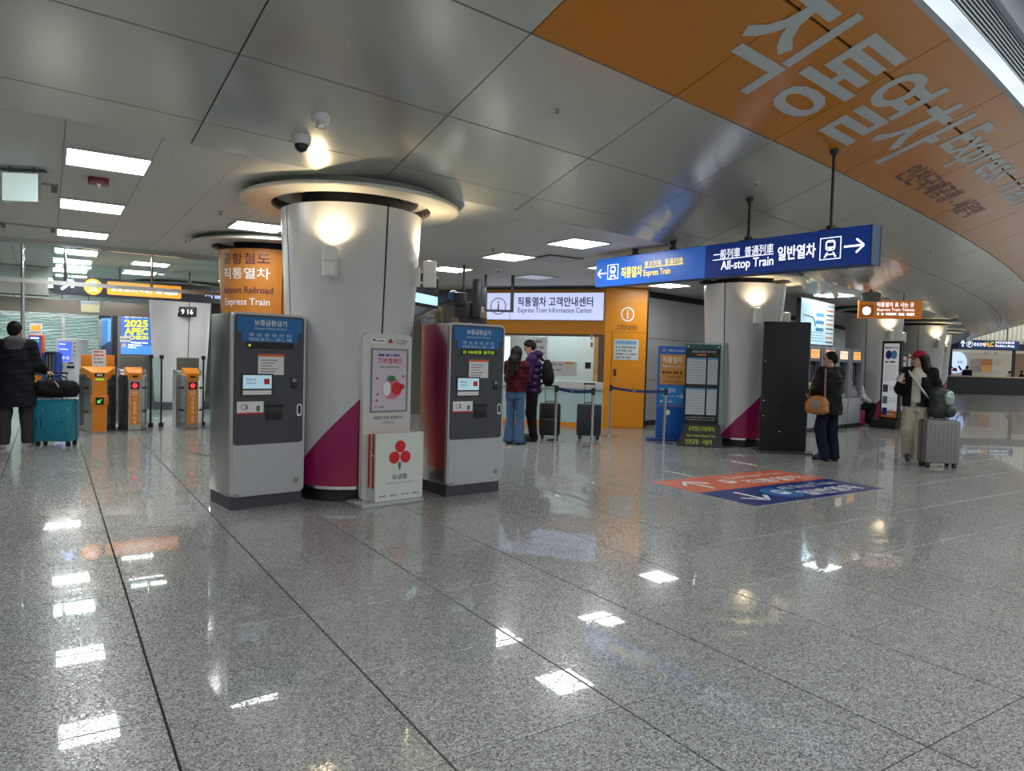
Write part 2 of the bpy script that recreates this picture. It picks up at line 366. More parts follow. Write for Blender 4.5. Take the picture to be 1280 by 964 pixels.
# ------------------------------------------------------------------ flat ceiling behind the soffit
def Dy(x): return HC[1]-math.sqrt(HR*HR-(x-HC[0])**2)
fc = MB(); xs = [-13.5+i*1.5 for i in range(51)]
for i in range(50):
    y0, y1 = Dy(xs[i]), Dy(xs[i+1]); fc.add([(xs[i], y0, 3.02), (xs[i+1], y1, 3.02), (xs[i+1], 45, 3.02), (xs[i], 45, 3.02)], [(0, 3, 2, 1)])
cflat = struct('ceiling_flat', fc, M_JOINT, 'flat white panelled ceiling over the ticket hall')
PX, PY, PXO, PYO = 0.62, 1.18, 0.09, 6.66
nfar = MB()
def cpanel(x0, x1, y0, y1):
    g = 0.0022; ya, yb = max(y0, Dy(x0)+0.002), max(y0, Dy(x1)+0.002)
    if min(y1-ya, y1-yb) < 0.02: return None
    return [(x0+g, ya+g), (x1-g, yb+g), (x1-g, y1-g), (x0+g, y1-g)]
whole = {}
for i in range(-22, 110):
    for j in range(-2, 32):
        x0, y0 = PXO+i*PX, PYO+j*PY; p = cpanel(x0, x0+PX, y0, y0+PY)
        if not p: continue
        if -2 <= i <= 19 and y0 < 14.5:
            full = abs(p[0][1]-y0) < 0.01 and abs(p[1][1]-y0) < 0.01
            if full:
                if 'm' not in whole: whole['m'] = MB().box(0.0022, PX-0.0022, 0.0022, PY-0.0022, 0, 0.02).mesh('flat_ceiling_panel', M_CEILFLAT, 0)
                o = link('flat_ceiling_panel', whole['m'], cflat); o.location = (x0, y0, 3.0)
            else:
                MB().prism(p, 3.0, 3.02, 'xy').build('flat_ceiling_panel', M_CEILFLAT, cflat, smooth=0)
        else:
            nfar.add([(x, y, 3.005) for x, y in p], [(0, 3, 2, 1)])
o = nfar.build('distant_ceiling_panels', M_CEILFLAT, cflat, smooth=0); o['kind'] = 'stuff'

# recessed square lamps
def lampsq(x, y, label, w=0.59, d=0.59, m=None, z=3.0, rz=0):
    t = thing('ceiling_lamp', label, 'ceiling light', (x, y, z), rz, 'recessed ceiling lamps')
    f = MB(); e = 0.025
    for a in ((-e, w+e, -e, 0), (-e, w+e, d, d+e), (-e, 0, 0, d), (w, w+e, 0, d)): f.box(a[0], a[1], a[2], a[3], -0.018, 0.0)
    f.build('frame', mat('lamp_frame', (0.6, 0.6, 0.6), 0.4), t); MB().box(0, w, 0, d, -0.012, -0.002).build('diffuser', m or M_GLOW, t); return t
for x, y, l in [(0.115, 6.70, 'square ceiling lamp nearest the soffit, before the red fire alarm'), (0.10, 9.02, 'square ceiling lamp just beyond the red fire alarm'),
                (0.09, 11.42, 'square ceiling lamp just before the glass gate partition'), (0.07, 13.6, 'first lit strip lamp seen through the glass partition above the rail'), (0.06, 15.4, 'second lit strip lamp seen through the glass partition'), (0.06, 17.3, 'third lit strip lamp seen through the glass partition'), (-1.8, 14.6, 'unseen lamp added beyond the partition past the far left edge'), (-1.8, 19.6, 'unseen rear lamp added beyond the bulkhead at the far left'), (3.1, 14.6, 'unseen lamp added behind the orange column disc'), (4.3, 16.6, 'unseen lamp added deep behind the grey column'), (3.4, 20.6, 'unseen rear lamp added behind the white column'), (0.9, 21.4, 'unseen rear lamp added in front of the wave wall'),  # lamps labelled unseen are added to brighten the area beyond the gates
                (1.28, 14.6, 'ceiling lamp behind the glass above the clock, nearer one'), (1.28, 16.6, 'ceiling lamp behind the glass above the clock, farther one'),
                (1.90, 9.06, 'square ceiling lamp between the grey column and the orange column'), (5.65, 7.33, 'square ceiling lamp nearest the hanging blue direction sign'), (5.66, 9.08, 'square ceiling lamp beside a dark ceiling grille'),
                (5.74, 11.15, 'square ceiling lamp above the hanging monitor'), (7.62, 8.9, 'ceiling lamp half hidden behind the blue hanging sign end'), (10.25, 10.2, 'ceiling lamp under the middle of the blue hanging sign'), (14.1, 9.05, 'ceiling lamp behind the row of small spotlights')]:
    lampsq(x, y, l)
for x, y, l in ((3.2, 16.7, 'unseen double lamp added to brighten the white column'), (-1.9, 20.3, 'first unseen double lamp added behind the bronze beam'), (-0.5, 20.3, 'second unseen double lamp added behind the bronze beam'), (-0.5, 22.4, 'unseen double lamp added to wash the wave wall')):  # double lamps added out of view as extra light for the far left
    lampsq(x, y, l, w=1.15)
lampsq(7.5, 11.0, 'unlit ceiling panel above the information counter sign, bluish reflection put in as faint glow', m=mat('panel_reflection_glow', (0.62, 0.64, 0.80), 0.4, emit=0.25))  # reflection on an unlit panel, put into its colour and a weak emission
g = thing('ceiling_grille', 'dark edged square ceiling grille beside a lit lamp', 'vent', (6.3, 8.75, 3.0))
MB().box(-0.02, 0.62, -0.02, 0.62, -0.014, 0).build('frame', M_DKGREY, g)
MB().box(0.02, 0.58, 0.02, 0.58, -0.02, -0.014).build('grille_plate', mat('grille_plate', (0.45, 0.46, 0.52), 0.4), g)

# ------------------------------------------------------------------ walls
M_ATR = mat('unseen_atrium_wall', (0.42, 0.41, 0.39), 0.5, var=0.08, vscale=0.6)
struct('wall_atrium_unseen', sweep(MB(), [(17.0, 0), (17.3, 0), (17.3, 10.5), (17.0, 10.5)], 0.5, 42.0, 40), M_ATR, 'tall unseen wall across the atrium, added to hold back low daylight')  # out of view, added so daylight reaches the hall mainly from above
struct('wall_atrium_end_unseen', MB().box(-13.6, -13.3, -14, 10, 0, 10.5), M_ATR)  # unseen end piece, added to close off side light
M_BACKW = mat('white_back_wall', (0.55, 0.57, 0.57), 0.35, var=0.03)
struct('wall_back', MB().box(-9, 8.0, 27.0, 27.2, 0, 3.0), M_BACKW)
struct('wall_left', MB().box(-9.2, -9, 2.0, 27, 0, 3.0), M_BACKW)
# arc wall of tall grey metal panels behind the boards and ticket machines
aw = struct('wall_right', sweep(MB(), [(-4.0, 0), (-3.87, 0), (-3.87, 3.0), (-4.0, 3.0)], 12.7, 33.0, 40), M_JOINT, 'arc wall of grey metal panels behind the notice boards')
def wpan(p0, p1, z0, z1, m, par, u=-3.85):
    return sweep(MB(), [(u-0.02, z0), (u, z0), (u, z1), (u-0.02, z1)], p0+0.004, p1-0.004, 3).build('wall_panel', m, par)
p = 12.86
while p < 32.5:
    for z0, z1 in ((0.12, 1.02), (1.03, 1.95), (1.96, 2.86)): wpan(p, p+0.92, z0, z1, M_WALLMET, aw)
    p += 0.92

# ------------------------------------------------------------------ columns: conical panelled shafts with a ceiling disc and wall lamps
def wrapmat():
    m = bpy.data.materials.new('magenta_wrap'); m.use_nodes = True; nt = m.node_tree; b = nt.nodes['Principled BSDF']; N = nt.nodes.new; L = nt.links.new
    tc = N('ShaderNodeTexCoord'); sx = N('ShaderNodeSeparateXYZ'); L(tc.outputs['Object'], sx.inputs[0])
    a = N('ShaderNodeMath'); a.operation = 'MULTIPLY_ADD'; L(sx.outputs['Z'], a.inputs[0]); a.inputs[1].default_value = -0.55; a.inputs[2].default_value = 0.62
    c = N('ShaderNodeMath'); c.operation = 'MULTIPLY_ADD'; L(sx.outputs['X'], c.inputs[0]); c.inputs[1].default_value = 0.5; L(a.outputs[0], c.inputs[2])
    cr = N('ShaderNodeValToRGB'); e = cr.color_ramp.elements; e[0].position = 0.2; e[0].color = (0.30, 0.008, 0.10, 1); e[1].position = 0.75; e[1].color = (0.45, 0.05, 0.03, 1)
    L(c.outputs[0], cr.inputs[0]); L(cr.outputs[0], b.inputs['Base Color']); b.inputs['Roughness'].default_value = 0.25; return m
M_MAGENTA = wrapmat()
M_SCONCE = mat('white_lamp_housing', (0.82, 0.82, 0.80), 0.4)
M_WARM = mat('warm_lamp_lens', (1.0, 0.80, 0.50), 0.4, emit=14.0)
def colr(z): return 0.543+0.0555*z     # shaft radius at height z
def column(phi, u, n, wrap=True, orange=False, sconces=(), xy=None, rot=None, ztop=2.95):
    c = Vector((*xy, 0)) if xy else hall(phi, u)
    t = struct('column_%d' % n, None, None, 'round column clad in %s panels under a ceiling disc' % ('orange printed' if orange else 'pale grey metal')); t.location = c
    # local -Y points out into the concourse
    t.rotation_euler = (0, 0, rad(phi if rot is None else rot))
    MB().lathe([(0.0, 0), (0.50, 0), (0.50, 0.11), (0.48, 0.13), (0.0, 0.13)], n=40).build('skirting', M_BLACK, t)
    MB().lathe([(colr(0.13)-0.02, 0.13), (colr(2.80)-0.02, 2.80), (0.5, 2.81), (0.5, 3.1)], n=48).build('core', M_BLACK, t)
    for k in range(4):
        a0 = -90+90*k+0.9; a1 = a0+88.2
        r0, r1 = colr(0.14), colr(2.83)
        MB().lathe([(r0-0.015, 0.14), (r0, 0.14), (r1, 2.83), (r1-0.015, 2.83)], a0=a0, a1=a1, n=18, closed=True).build('shaft_panel', mat('orange_print_film', (0.55, 0.20, 0.03), 0.4) if orange else M_SHAFT, t, smooth=30)
    if wrap:
        # printed wrap rising as a slanting edge round the shaft
        vs, fs = [], []; N_ = 64
        for k in range(N_+1):
            rel = -112+250*k/N_; zt = max(0.16, 0.93+0.0105*(rel+25))
            for q in range(7):
                z = 0.15+(zt-0.15)*q/6; a = rad(-90+rel); r = colr(z)+0.004; vs.append((r*math.cos(a), r*math.sin(a), z))
        for k in range(N_):
            for q in range(6): i = k*7+q; fs.append((i, i+7, i+8, i+1))
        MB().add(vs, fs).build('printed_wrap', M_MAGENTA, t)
        MB().lathe([(colr(0.13)+0.008, 0.125), (colr(0.15)+0.012, 0.125), (colr(0.15)+0.010, 0.155), (colr(0.15)+0.004, 0.155)], n=48, closed=True).build('base_ring', M_CHROME, t)
    d = MB(); d.lathe([(0.79, 2.90), (1.07, 2.90), (1.08, 2.907), (1.08, 2.93), (1.02, 2.96), (0.79, 2.96)], n=64, closed=True).build('ceiling_disc', mat('disc_cream', (0.60, 0.58, 0.53), 0.3, 0.25), t)
    MB().lathe([(0.79, 2.93), (0.785, 3.18), (0.5, 3.18)], n=48).build('recess', mat('dark_recess', (0.10, 0.09, 0.085), 0.6), t)
    MB().lathe([(0.79, 2.955), (0.98, 2.955), (0.98, 3.0), (0.79, 3.0)], n=48, closed=True).build('shadow_gap', mat('gap_grey', (0.2, 0.2, 0.19), 0.6), t)
    return t, c
def sconce(col, coln, rel, z, label, phi):
    a = rad(phi-90+rel); r = colr(z); c = Vector(col); base = (c.x+r*math.cos(a), c.y+r*math.sin(a), z)
    t = thing('wall_lamp', label, 'wall light', base, phi+rel, 'uplights on the columns')      # local -Y points away from the shaft
    MB().box(-0.035, 0.035, -0.035, 0.006, -0.13, 0.06).build('back_plate', M_SCONCE, t); [MB().cyl((0, -0.03, z_), (0, -0.085, z_), 0.012, n=8).build('bracket', M_CHROME, t) for z_ in (-0.09, 0.02)]
    b = MB(); b.rrect(-0.055, 0.055, -0.20, -0.075, 0.02, -0.13, 0.0, 'xy'); b.rrect(-0.055, 0.055, -0.20, -0.075, 0.02, 0.006, 0.13, 'xy'); b.box(-0.045, 0.045, -0.19, -0.085, -0.002, 0.008); b.build('housing', M_SCONCE, t)
    MB().disc(0, -0.1375, 0.035, 0.128, 0.134, 16, 'xy').build('lens', M_WARM, t)
    ld = bpy.data.lights.new('uplight', 'SPOT'); ld.energy = 22; ld.color = (1.0, 0.78, 0.46); ld.spot_size = rad(135); ld.spot_blend = 0.6; ld.shadow_soft_size = 0.05
    lo = bpy.data.objects.new('uplight', ld); COL.objects.link(lo); lo.parent = t; lo.location = (0, -0.115, 0.15); lo.rotation_euler = (rad(180-9), 0, 0)
    return t
_, c1 = column(7.945, -0.82, 1)
_, c3 = column(12.14, -0.9, 2); _, c4 = column(16.3, -1.0, 3); _, c5 = column(19.4, 0, 4, xy=tuple((EYE+ray(1148, 500)*23.2)[:2])); _, c6 = column(22.7, 0, 5, xy=tuple((EYE+ray(1160.5, 500)*28.6)[:2]))
sconce(c1, 1, -42, 2.26, 'white uplight on the front of the grey column between the two refund machines', 7.91)
sconce(c1, 1, 47, 2.26, 'white uplight on the side of the near grey column, in front of the hanging monitor', 7.91)
sconce(c3, 2, -46, 2.26, 'white uplight on the column behind the hanging blue sign', 12.14)
sconce(c3, 2, 50, 2.26, 'white uplight peeping past the column edge above the black panel', 12.14)
sconce(c4, 3, -46, 2.26, 'white uplight on the column behind the orange ticket sign', 16.3)
sconce(c4, 3, 44, 2.26, 'second white uplight on the edge of the column behind the orange ticket sign', 16.3)
sconce(c5, 4, -46, 2.26, 'glowing uplight on the column behind the person in the red cap', 19.4)
sconce(c6, 5, -46, 2.26, 'farthest glowing uplight, on the thin looking last column', 22.7)
# orange printed column beyond the first one
oc_xy = (2.70, 10.75)
oc, _ = column(0, 0, 6, wrap=False, orange=True, xy=oc_xy, rot=1.0)
for k in range(4):
    mid = -45+90*k
    def oncol(s, z, mid=mid): a = rad(-90+mid)+s/0.66; r = colr(z)+0.008; return (r*math.cos(a), r*math.sin(a), z)
    text(oc, '공항철도', 0, 2.69, 0.15, M_PLUM, w=0.70, bold=0.012, fn=oncol); text(oc, '직통열차', 0, 2.49, 0.15, M_WHITE, w=0.70, bold=0.012, fn=oncol)
    text(oc, 'Airport Railroad', 0, 2.25, 0.12, M_PLUM, w=0.78, bold=0.012, fn=oncol); text(oc, 'Express Train', 0, 2.09, 0.12, M_WHITE, w=0.70, bold=0.012, fn=oncol)
MB().lathe([(0.56, 0.002), (1.06, 0.002), (1.06, 0.016), (0.56, 0.016)], n=40, closed=True).build('floor_plate', M_STEEL, oc)
wc, wcc = column(0, 0, 7, wrap=False, xy=(2.67, 18.97), rot=8.0)
MB().lathe([(0.56, 0.0), (0.80, 0.0), (0.80, 0.17), (0.56, 0.17)], n=40, closed=True).build('skirting_ring', M_DKGREY, wc)

# ------------------------------------------------------------------ deposit refund machines
M_LED = mat('green_led', (0.45, 0.70, 0.03), 0.5, emit=0.45)
M_LEDBK = mat('led_black', (0.006, 0.006, 0.006), 0.3)
M_SCRN = mat('machine_screen', (0.42, 0.62, 0.72), 0.3, emit=0.35)
M_BLUETXT = mat('pale_blue_print', (0.55, 0.72, 0.9), 0.5)
def refund(label, loc, rz, led):
    t = thing('refund_machine', label, 'ticket machine', loc, rz, 'deposit refund machines'); W, D, H_ = 0.69, 0.55, 1.775
    MB().box(0.012, W-0.012, 0.012, D-0.01, 0, 0.115).build('plinth', M_DKGREY, t)
    MB().box(0, W, 0.02, D, 0.115, H_-0.01, 0.012).build('body', M_STEEL, t)
    bz = MB(); bz.rrect(0, W, 0.115, H_, 0.05, -0.012, 0.03); bz.build('front_frame', mat('silver_paint', (0.52, 0.53, 0.55), 0.35, 0.5), t)
    pn = MB().rrect(0.022, W-0.022, 0.585, H_-0.022, 0.03, -0.020, -0.010).build('control_panel', M_DKGREY, t)
    MB().box(0.02, W-0.02, -0.018, -0.012, 0.13, 0.575).build('lower_door', mat('silver_door', (0.50, 0.51, 0.53), 0.42, 0.35), t)
    h1 = flat(t, 'header_panel', 0.045, W-0.045, 1.60, 1.735, M_BLUE, -0.026, 0.006); text(h1, '보증금환급기', W/2, 1.685, 0.052, M_WHITE, w=0.30, y=-0.0275, bold=0.01); text(h1, 'Deposit Refund Machine', W/2, 1.632, 0.026, M_BLUETXT, w=0.30, y=-0.0275)
    h2 = flat(t, 'language_panel', 0.085, W-0.085, 1.515, 1.598, M_BLUE, -0.026, 0.006); text(h2, '保 证 金 返 还 机', W/2, 1.577, 0.030, M_BLUETXT, w=0.40, y=-0.0275); text(h2, '保証金払い戻し機', W/2, 1.537, 0.032, M_BLUETXT, w=0.40, y=-0.0275)
    l = flat(t, 'led_display', 0.135, 0.565, 1.452, 1.508, M_LEDBK, -0.025, 0.005)
    if led: text(l, '금 500원을 돌려받', 0.35, 1.48, 0.036, M_LED, w=0.40, y=-0.0265)
    else: MB().disc(0.155, 1.48, 0.012, -0.0265, -0.025, 10).build('led_dot', M_LED, l)
    n = flat(t, 'notice', 0.235, 0.475, 1.215, 1.405, M_PAPER, -0.024, 0.003); flat(n, 'notice_header', 0.235, 0.475, 1.382, 1.405, mat('orange_red_print', (0.70, 0.14, 0.03), 0.5), -0.0255, 0.002)
    for k in range(5): flat(n, 'text_line', 0.26, 0.42-0.03*(k % 3), 1.345-k*0.026, 1.353-k*0.026, M_GREY, -0.0252, 0.002)
    MB().disc(0.355, 1.424, 0.006, -0.024, -0.019, 10).build('lens_dot', M_BLACK, t)
    sf = flat(t, 'screen_frame', 0.085, 0.375, 1.025, 1.225, M_BLACK, -0.026, 0.006); s = flat(sf, 'screen', 0.10, 0.36, 1.09, 1.212, M_SCRN, -0.0285, 0.003)
    text(s, 'Refund', 0.17, 1.175, 0.022, M_NAVY, y=-0.030); text(s, 'Deposit', 0.175, 1.14, 0.024, M_NAVY, y=-0.030); flat(s, 'touch_key', 0.29, 0.34, 1.13, 1.18, M_RED, -0.030, 0.002)
    flat(sf, 'instruction_strip', 0.10, 0.36, 1.035, 1.075, M_PAPER, -0.028, 0.002)
    cs = MB(); cs.box(0.545, 0.605, -0.03, -0.018, 1.09, 1.19, 0.006); cs.build('card_slot', M_BLACK, t); flat(t, 'slot_label', 0.555, 0.595, 1.15, 1.182, M_GREY, -0.032, 0.002)
    i = flat(t, 'pictogram_card', 0.05, 0.29, 0.86, 0.975, M_PAPER, -0.024, 0.003); flat(i, 'red_stripe', 0.05, 0.29, 0.86, 0.875, M_RED, -0.0255, 0.002)
    MB().ring(0.11, 0.925, 0.020, 0.026, -0.0255, -0.0245, 14).prism([(0.12, 0.90), (0.15, 0.91), (0.14, 0.95), (0.13, 0.95)], -0.0255, -0.0245).build('pictogram', M_GREY, i); flat(i, 'green_coin_mark', 0.225, 0.255, 0.885, 0.935, M_GREEN, -0.0255, 0.002)
    cb = MB(); cb.box(0.315, 0.465, -0.034, -0.018, 0.80, 0.905, 0.008); cb.build('coin_tray', M_BLACK, t); MB().box(0.335, 0.445, -0.036, -0.033, 0.825, 0.86).build('tray_opening', M_LEDBK, t); flat(t, 'coin_label', 0.30, 0.475, 0.915, 0.945, M_LEDBK, -0.024, 0.003)
    lk = MB(); lk.rrect(0.605, 0.655, 0.83, 0.945, 0.02, -0.027, -0.018); lk.build('lock_plate', M_CHROME, t); MB().rrect(0.618, 0.643, 0.85, 0.93, 0.012, -0.031, -0.026).build('lock_handle', M_BLACK, t)
    flat(t, 'maker_label', 0.585, 0.635, 0.20, 0.245, M_GREY, -0.0195, 0.002); text(t, 'ATC', 0.055, 0.135, 0.022, M_BLACK, y=-0.0195, bold=0.02)
    return t
refund('silver refund machine with a dark unlit display, standing left of the grey column', (1.345, 6.645, 0), 7.5, False)
refund('silver refund machine showing a green lit text line, standing right of the donation stand', (3.375, 6.385, 0), 4.5, True)

# ------------------------------------------------------------------ donation stand
d = thing('donation_stand', 'white donation stand with poster and a box marked by three red berries', 'donation box', (2.42, 6.20, 0), 8.5)
M_STAND = mat('stand_white', (0.60, 0.61, 0.58), 0.45)
MB().box(-0.0, 0.68, 0.0, 0.32, 0, 0.035, 0.008).build('base_plate', mat('base_silver', (0.5, 0.51, 0.52), 0.35, 0.4), d)
X0 = 0.095
MB().rrect(X0, X0+0.53, 0.03, 1.63, 0.05, 0.19, 0.245).build('panel', M_STAND, d)
MB().box(X0+0.01, X0+0.52, 0.243, 0.255, 0.05, 1.58).build('panel_back', mat('stand_edge', (0.45, 0.45, 0.44), 0.5), d)
ps = flat(d, 'poster', X0+0.085, X0+0.475, 0.885, 1.48, mat('poster_lilac', (0.60, 0.52, 0.60), 0.4), 0.184, 0.006)
fr = MB()
for a in ((0.075, 0.485, 1.475, 1.487), (0.075, 0.485, 0.878, 0.89), (0.075, 0.087, 0.878, 1.487), (0.473, 0.485, 0.878, 1.487)): fr.box(X0+a[0], X0+a[1], 0.178, 0.191, a[2], a[3])
fr.build('poster_frame', mat('poster_frame_grey', (0.22, 0.2, 0.25), 0.4, 0.3), d)
scribble(ps, X0+0.15, X0+0.41, 1.425, 0.024, M_NAVY, 0.1825); text(ps, '기부캠페인', X0+0.28, 1.37, 0.055, mat('pink_print', (0.62, 0.03, 0.12), 0.5), w=0.27, y=0.1825, bold=0.02)
scribble(ps, X0+0.17, X0+0.39, 1.312, 0.016, M_GREY, 0.1825)
ar = MB(); ar.disc(X0+0.31, 1.10, 0.11, 0.1825, 0.1835, 24, rz=0.10); ar.build('pink_picture_shape', mat('poster_pink', (0.62, 0.16, 0.24), 0.5), ps)
MB().disc(X0+0.36, 1.10, 0.06, 0.181, 0.1824, 20).disc(X0+0.42, 1.12, 0.03, 0.181, 0.1824, 16).build('red_picture_shape', M_RED, ps); MB().disc(X0+0.25, 1.10, 0.045, 0.1805, 0.1815, 20, rz=0.07).build('white_picture_shape', M_PAPER, ps); MB().disc(X0+0.30, 1.20, 0.05, 0.181, 0.182, 16, rz=0.03).build('green_picture_shape', M_GREEN, ps)
for x, z in ((0.14, 1.2), (0.15, 1.05), (0.43, 1.22), (0.14, 0.99)): MB().disc(X0+x, z, 0.012, 0.181, 0.1825, 10).build('pink_dot', MATS['pink_print'], ps)
scribble(ps, X0+0.12, X0+0.24, 0.925, 0.018, M_GREY, 0.1825)
lg = flat(d, 'logo_box', X0+0.07, X0+0.23, 1.535, 1.585, M_PAPER, 0.186, 0.003); MB().prism([(X0+0.08, 1.57), (X0+0.12, 1.55), (X0+0.11, 1.58)], 0.1845, 0.1855).build('logo_mark', M_BLACK, lg); scribble(lg, X0+0.13, X0+0.22, 1.56, 0.018, M_GREY, 0.1845)
lb2 = MB()
for x, z in ((0.285, 1.572), (0.272, 1.553), (0.298, 1.553)): lb2.disc(X0+x, z, 0.012, 0.1845, 0.1885, 12)
lb2.build('berry_mark', M_RED, d); text(d, '사랑의열매', X0+0.40, 1.565, 0.028, M_GREY, w=0.14, y=0.1885); scribble(d, X0+0.35, X0+0.46, 1.54, 0.012, M_GREY, 0.1885)
text(d, '사랑은 작은 실천에서', X0+0.27, 0.82, 0.034, M_BLACK, w=0.32, y=0.1885, bold=0.01); text(d, '시작됩니다', X0+0.28, 0.773, 0.026, M_BLACK, w=0.14, y=0.1885)
BX0, BX1 = X0+0.055, X0+0.585
box = MB().rrect(BX0, BX1, 0.04, 0.685, 0.012, 0.03, 0.055).build('box_front', mat('box_white', (0.66, 0.68, 0.64), 0.4), d)
MB().box(BX0+0.01, BX1-0.01, 0.055, 0.19, 0.04, 0.67).build('box_body', mat('box_red', (0.50, 0.03, 0.02), 0.35), d)
MB().box(BX0+0.004, BX0+0.018, 0.05, 0.192, 0.04, 0.16).box(BX0+0.004, BX0+0.018, 0.12, 0.135, 0.16, 0.67).box(BX0+0.004, BX0+0.018, 0.055, 0.13, 0.47, 0.478).build('box_side_trim', M_STAND, d)
bb = MB(); cxb = (BX0+BX1)/2
for x, z in ((0.0, 0.555), (-0.064, 0.452), (0.06, 0.452)): bb.disc(cxb+x, z, 0.058, 0.026, 0.031, 24)
bb.build('berry_emblem', M_RED, box); MB().prism([(cxb-0.022, 0.40), (cxb, 0.405), (cxb+0.012, 0.40), (cxb+0.004, 0.33), (cxb-0.01, 0.33)], 0.026, 0.031).build('stem_emblem', M_GREEN, box)
text(box, '모금함', cxb, 0.265, 0.05, M_BLACK, w=0.17, y=0.0285, bold=0.015); text(box, '(후원문의 : 02-3144-0422)', cxb, 0.205, 0.024, M_GREY, w=0.30, y=0.0285)
for k in range(4): scribble(box, BX0+0.04+k*0.125, BX0+0.12+k*0.125, 0.09, 0.018, M_GREY, 0.0285)

# ------------------------------------------------------------------ hanging blue direction sign
def M_sign(name, col, e): return mat(name, col, 0.3, emit=e)
M_SB = M_sign('sign_blue', (0.008, 0.045, 0.30), 0.16); M_SBL = M_sign('sign_light_blue', (0.02, 0.12, 0.52), 0.35); M_SW = M_sign('sign_white', (0.92, 0.95, 1.0), 0.9); M_SY = M_sign('sign_yellow', (1.0, 0.72, 0.02), 0.7)
S0 = np.array([6.72, 8.19]); S1 = np.array([7.06, 4.20]); LS = float(np.hypot(*(S1-S0))); ang = math.degrees(math.atan2(*(S1-S0)[::-1]))
sg = thing('hanging_direction_sign', 'long blue hanging sign with yellow express train and white all-stop train lettering', 'sign', (S0[0], S0[1], 0), ang)
ZB, ZT = 2.50, 2.905; HS = ZT-ZB
XM = LS*0.487
MB().box(0, LS, 0.006, 0.195, ZB, ZT).build('box_frame', mat('sign_edge', (0.02, 0.05, 0.16), 0.4), sg)
fa = MB().box(0.005, XM-0.003, 0.0, 0.008, ZB+0.004, ZT-0.004).build('express_face', M_SBL, sg, 'bright blue half with yellow lettering'); fb = MB().box(XM+0.003, LS-0.005, 0.0, 0.008, ZB+0.004, ZT-0.004).build('all_stop_face', M_SB, sg, 'navy half with white lettering')
ec = MB().box(LS, LS+0.006, 0.0, 0.20, ZB-0.004, ZT+0.004).build('end_cap', mat('cap_blue', (0.035, 0.075, 0.16), 0.4), sg); MB().box(LS+0.004, LS+0.009, -0.002, 0.014, ZB-0.004, ZT+0.004).box(LS+0.004, LS+0.009, 0.19, 0.202, ZB-0.004, ZT+0.004).build('cap_trim', M_BLACK, ec)
zc = (ZB+ZT)/2
def sx(px, py):      # picture point -> position on the sign face
    P = onwall(px, py, S0, S1); return float(np.hypot(*(P[:2]-S0))), float(P[2])
def stext(par, body, px0, px1, py0, py1, m, bold=0.01):    # lettering spanning a stretch of the face
    xa, za = sx(px0, py1); xb, zb = sx(px1, py0); text(par, body, (xa+xb)/2, sx((px0+px1)/2, (py0+py1)/2)[1], abs(sx((px0+px1)/2, py0)[1]-sx((px0+px1)/2, py1)[1]), m, w=abs(xb-xa), y=-0.002, bold=bold)
ax, az_ = sx(752.5, 347); arrow(fa, ax, zc-0.01, 0.17, 180, M_SW, -0.003, 0.10)
ix, _ = sx(766, 344); train_icon(fa, ix, zc, 0.19, M_SW, -0.003, M_SBL)
def border(par, cx, s, m):
    b = MB(); e = 0.008
    b.box(cx-s, cx+s, -0.003, -0.001, zc+s-e, zc+s); b.box(cx-s, cx+s, -0.003, -0.001, zc-s, zc-s+e); b.box(cx-s, cx-s+e, -0.003, -0.001, zc-s, zc+s); b.box(cx+s-e, cx+s, -0.003, -0.001, zc-s, zc+s); b.build('symbol_border', m, par)
border(fa, ix, 0.105, M_SW)
stext(fa, '직통열차', 776.5, 803, 333, 347, M_SY, 0.02)
stext(fa, '直达列车  直通列車', 805.5, 854, 324, 333, M_SY, 0.0); stext(fa, 'Express Train', 804.5, 838, 336, 346, M_SY, 0.01)
xa, _ = sx(805, 335); xb, _ = sx(854, 332); MB().box(xa, xb, -0.003, -0.001, zc+0.003, zc+0.012).build('rule', M_SY, fa)
stext(fb, '一般列車  普通列車', 892, 967, 308.5, 321, M_SW, 0.0); stext(fb, 'All-stop Train', 901, 967, 323, 338, M_SW, 0.01); stext(fb, '일반열차', 972, 1020, 306, 324, M_SW, 0.02)
xa, _ = sx(891, 324); xb, _ = sx(967, 318); MB().box(xa, xb, -0.003, -0.001, zc+0.004, zc+0.012).build('rule', M_SW, fb)
ix, _ = sx(1038, 310); train_icon(fb, ix, zc, 0.21, M_SW, -0.003, M_SB); border(fb, ix, 0.118, M_SW)
ax, _ = sx(1067.5, 306); arrow(fb, ax, zc, 0.21, 0, M_SW, -0.003, 0.10)
dirS = (S1-S0)/LS
for px in (789, 836, 929.5, 1032):
    x, _ = sx(px, 330); wx = S0+dirS*x; wv = Vector((wx[0], wx[1]))
    du = math.hypot(wx[0]-HC[0], wx[1]-HC[1])-HR; zt = 3.0+max(0, du)*SL
    p = MB(); p.cyl((x, 0.075, ZT+0.03), (x, 0.075, zt-0.01), 0.016, n=10); p.build('hanger_rod', M_BLACK, sg)
    MB().lathe([(0, zt-0.06), (0.035, zt-0.05), (0.05, zt-0.0), (0, zt)], (x, 0.075), 14).build('rod_flange', M_BLACK, sg); MB().lathe([(0, ZT), (0.05, ZT), (0.045, ZT+0.05), (0.02, ZT+0.06), (0, ZT+0.06)], (x, 0.075), 14).build('rod_socket', M_BLACK, sg)
    MB().box(x-0.12, x+0.12, 0.05, 0.10, ZT-0.002, ZT+0.018).build('mounting_bar', M_BLACK, sg)

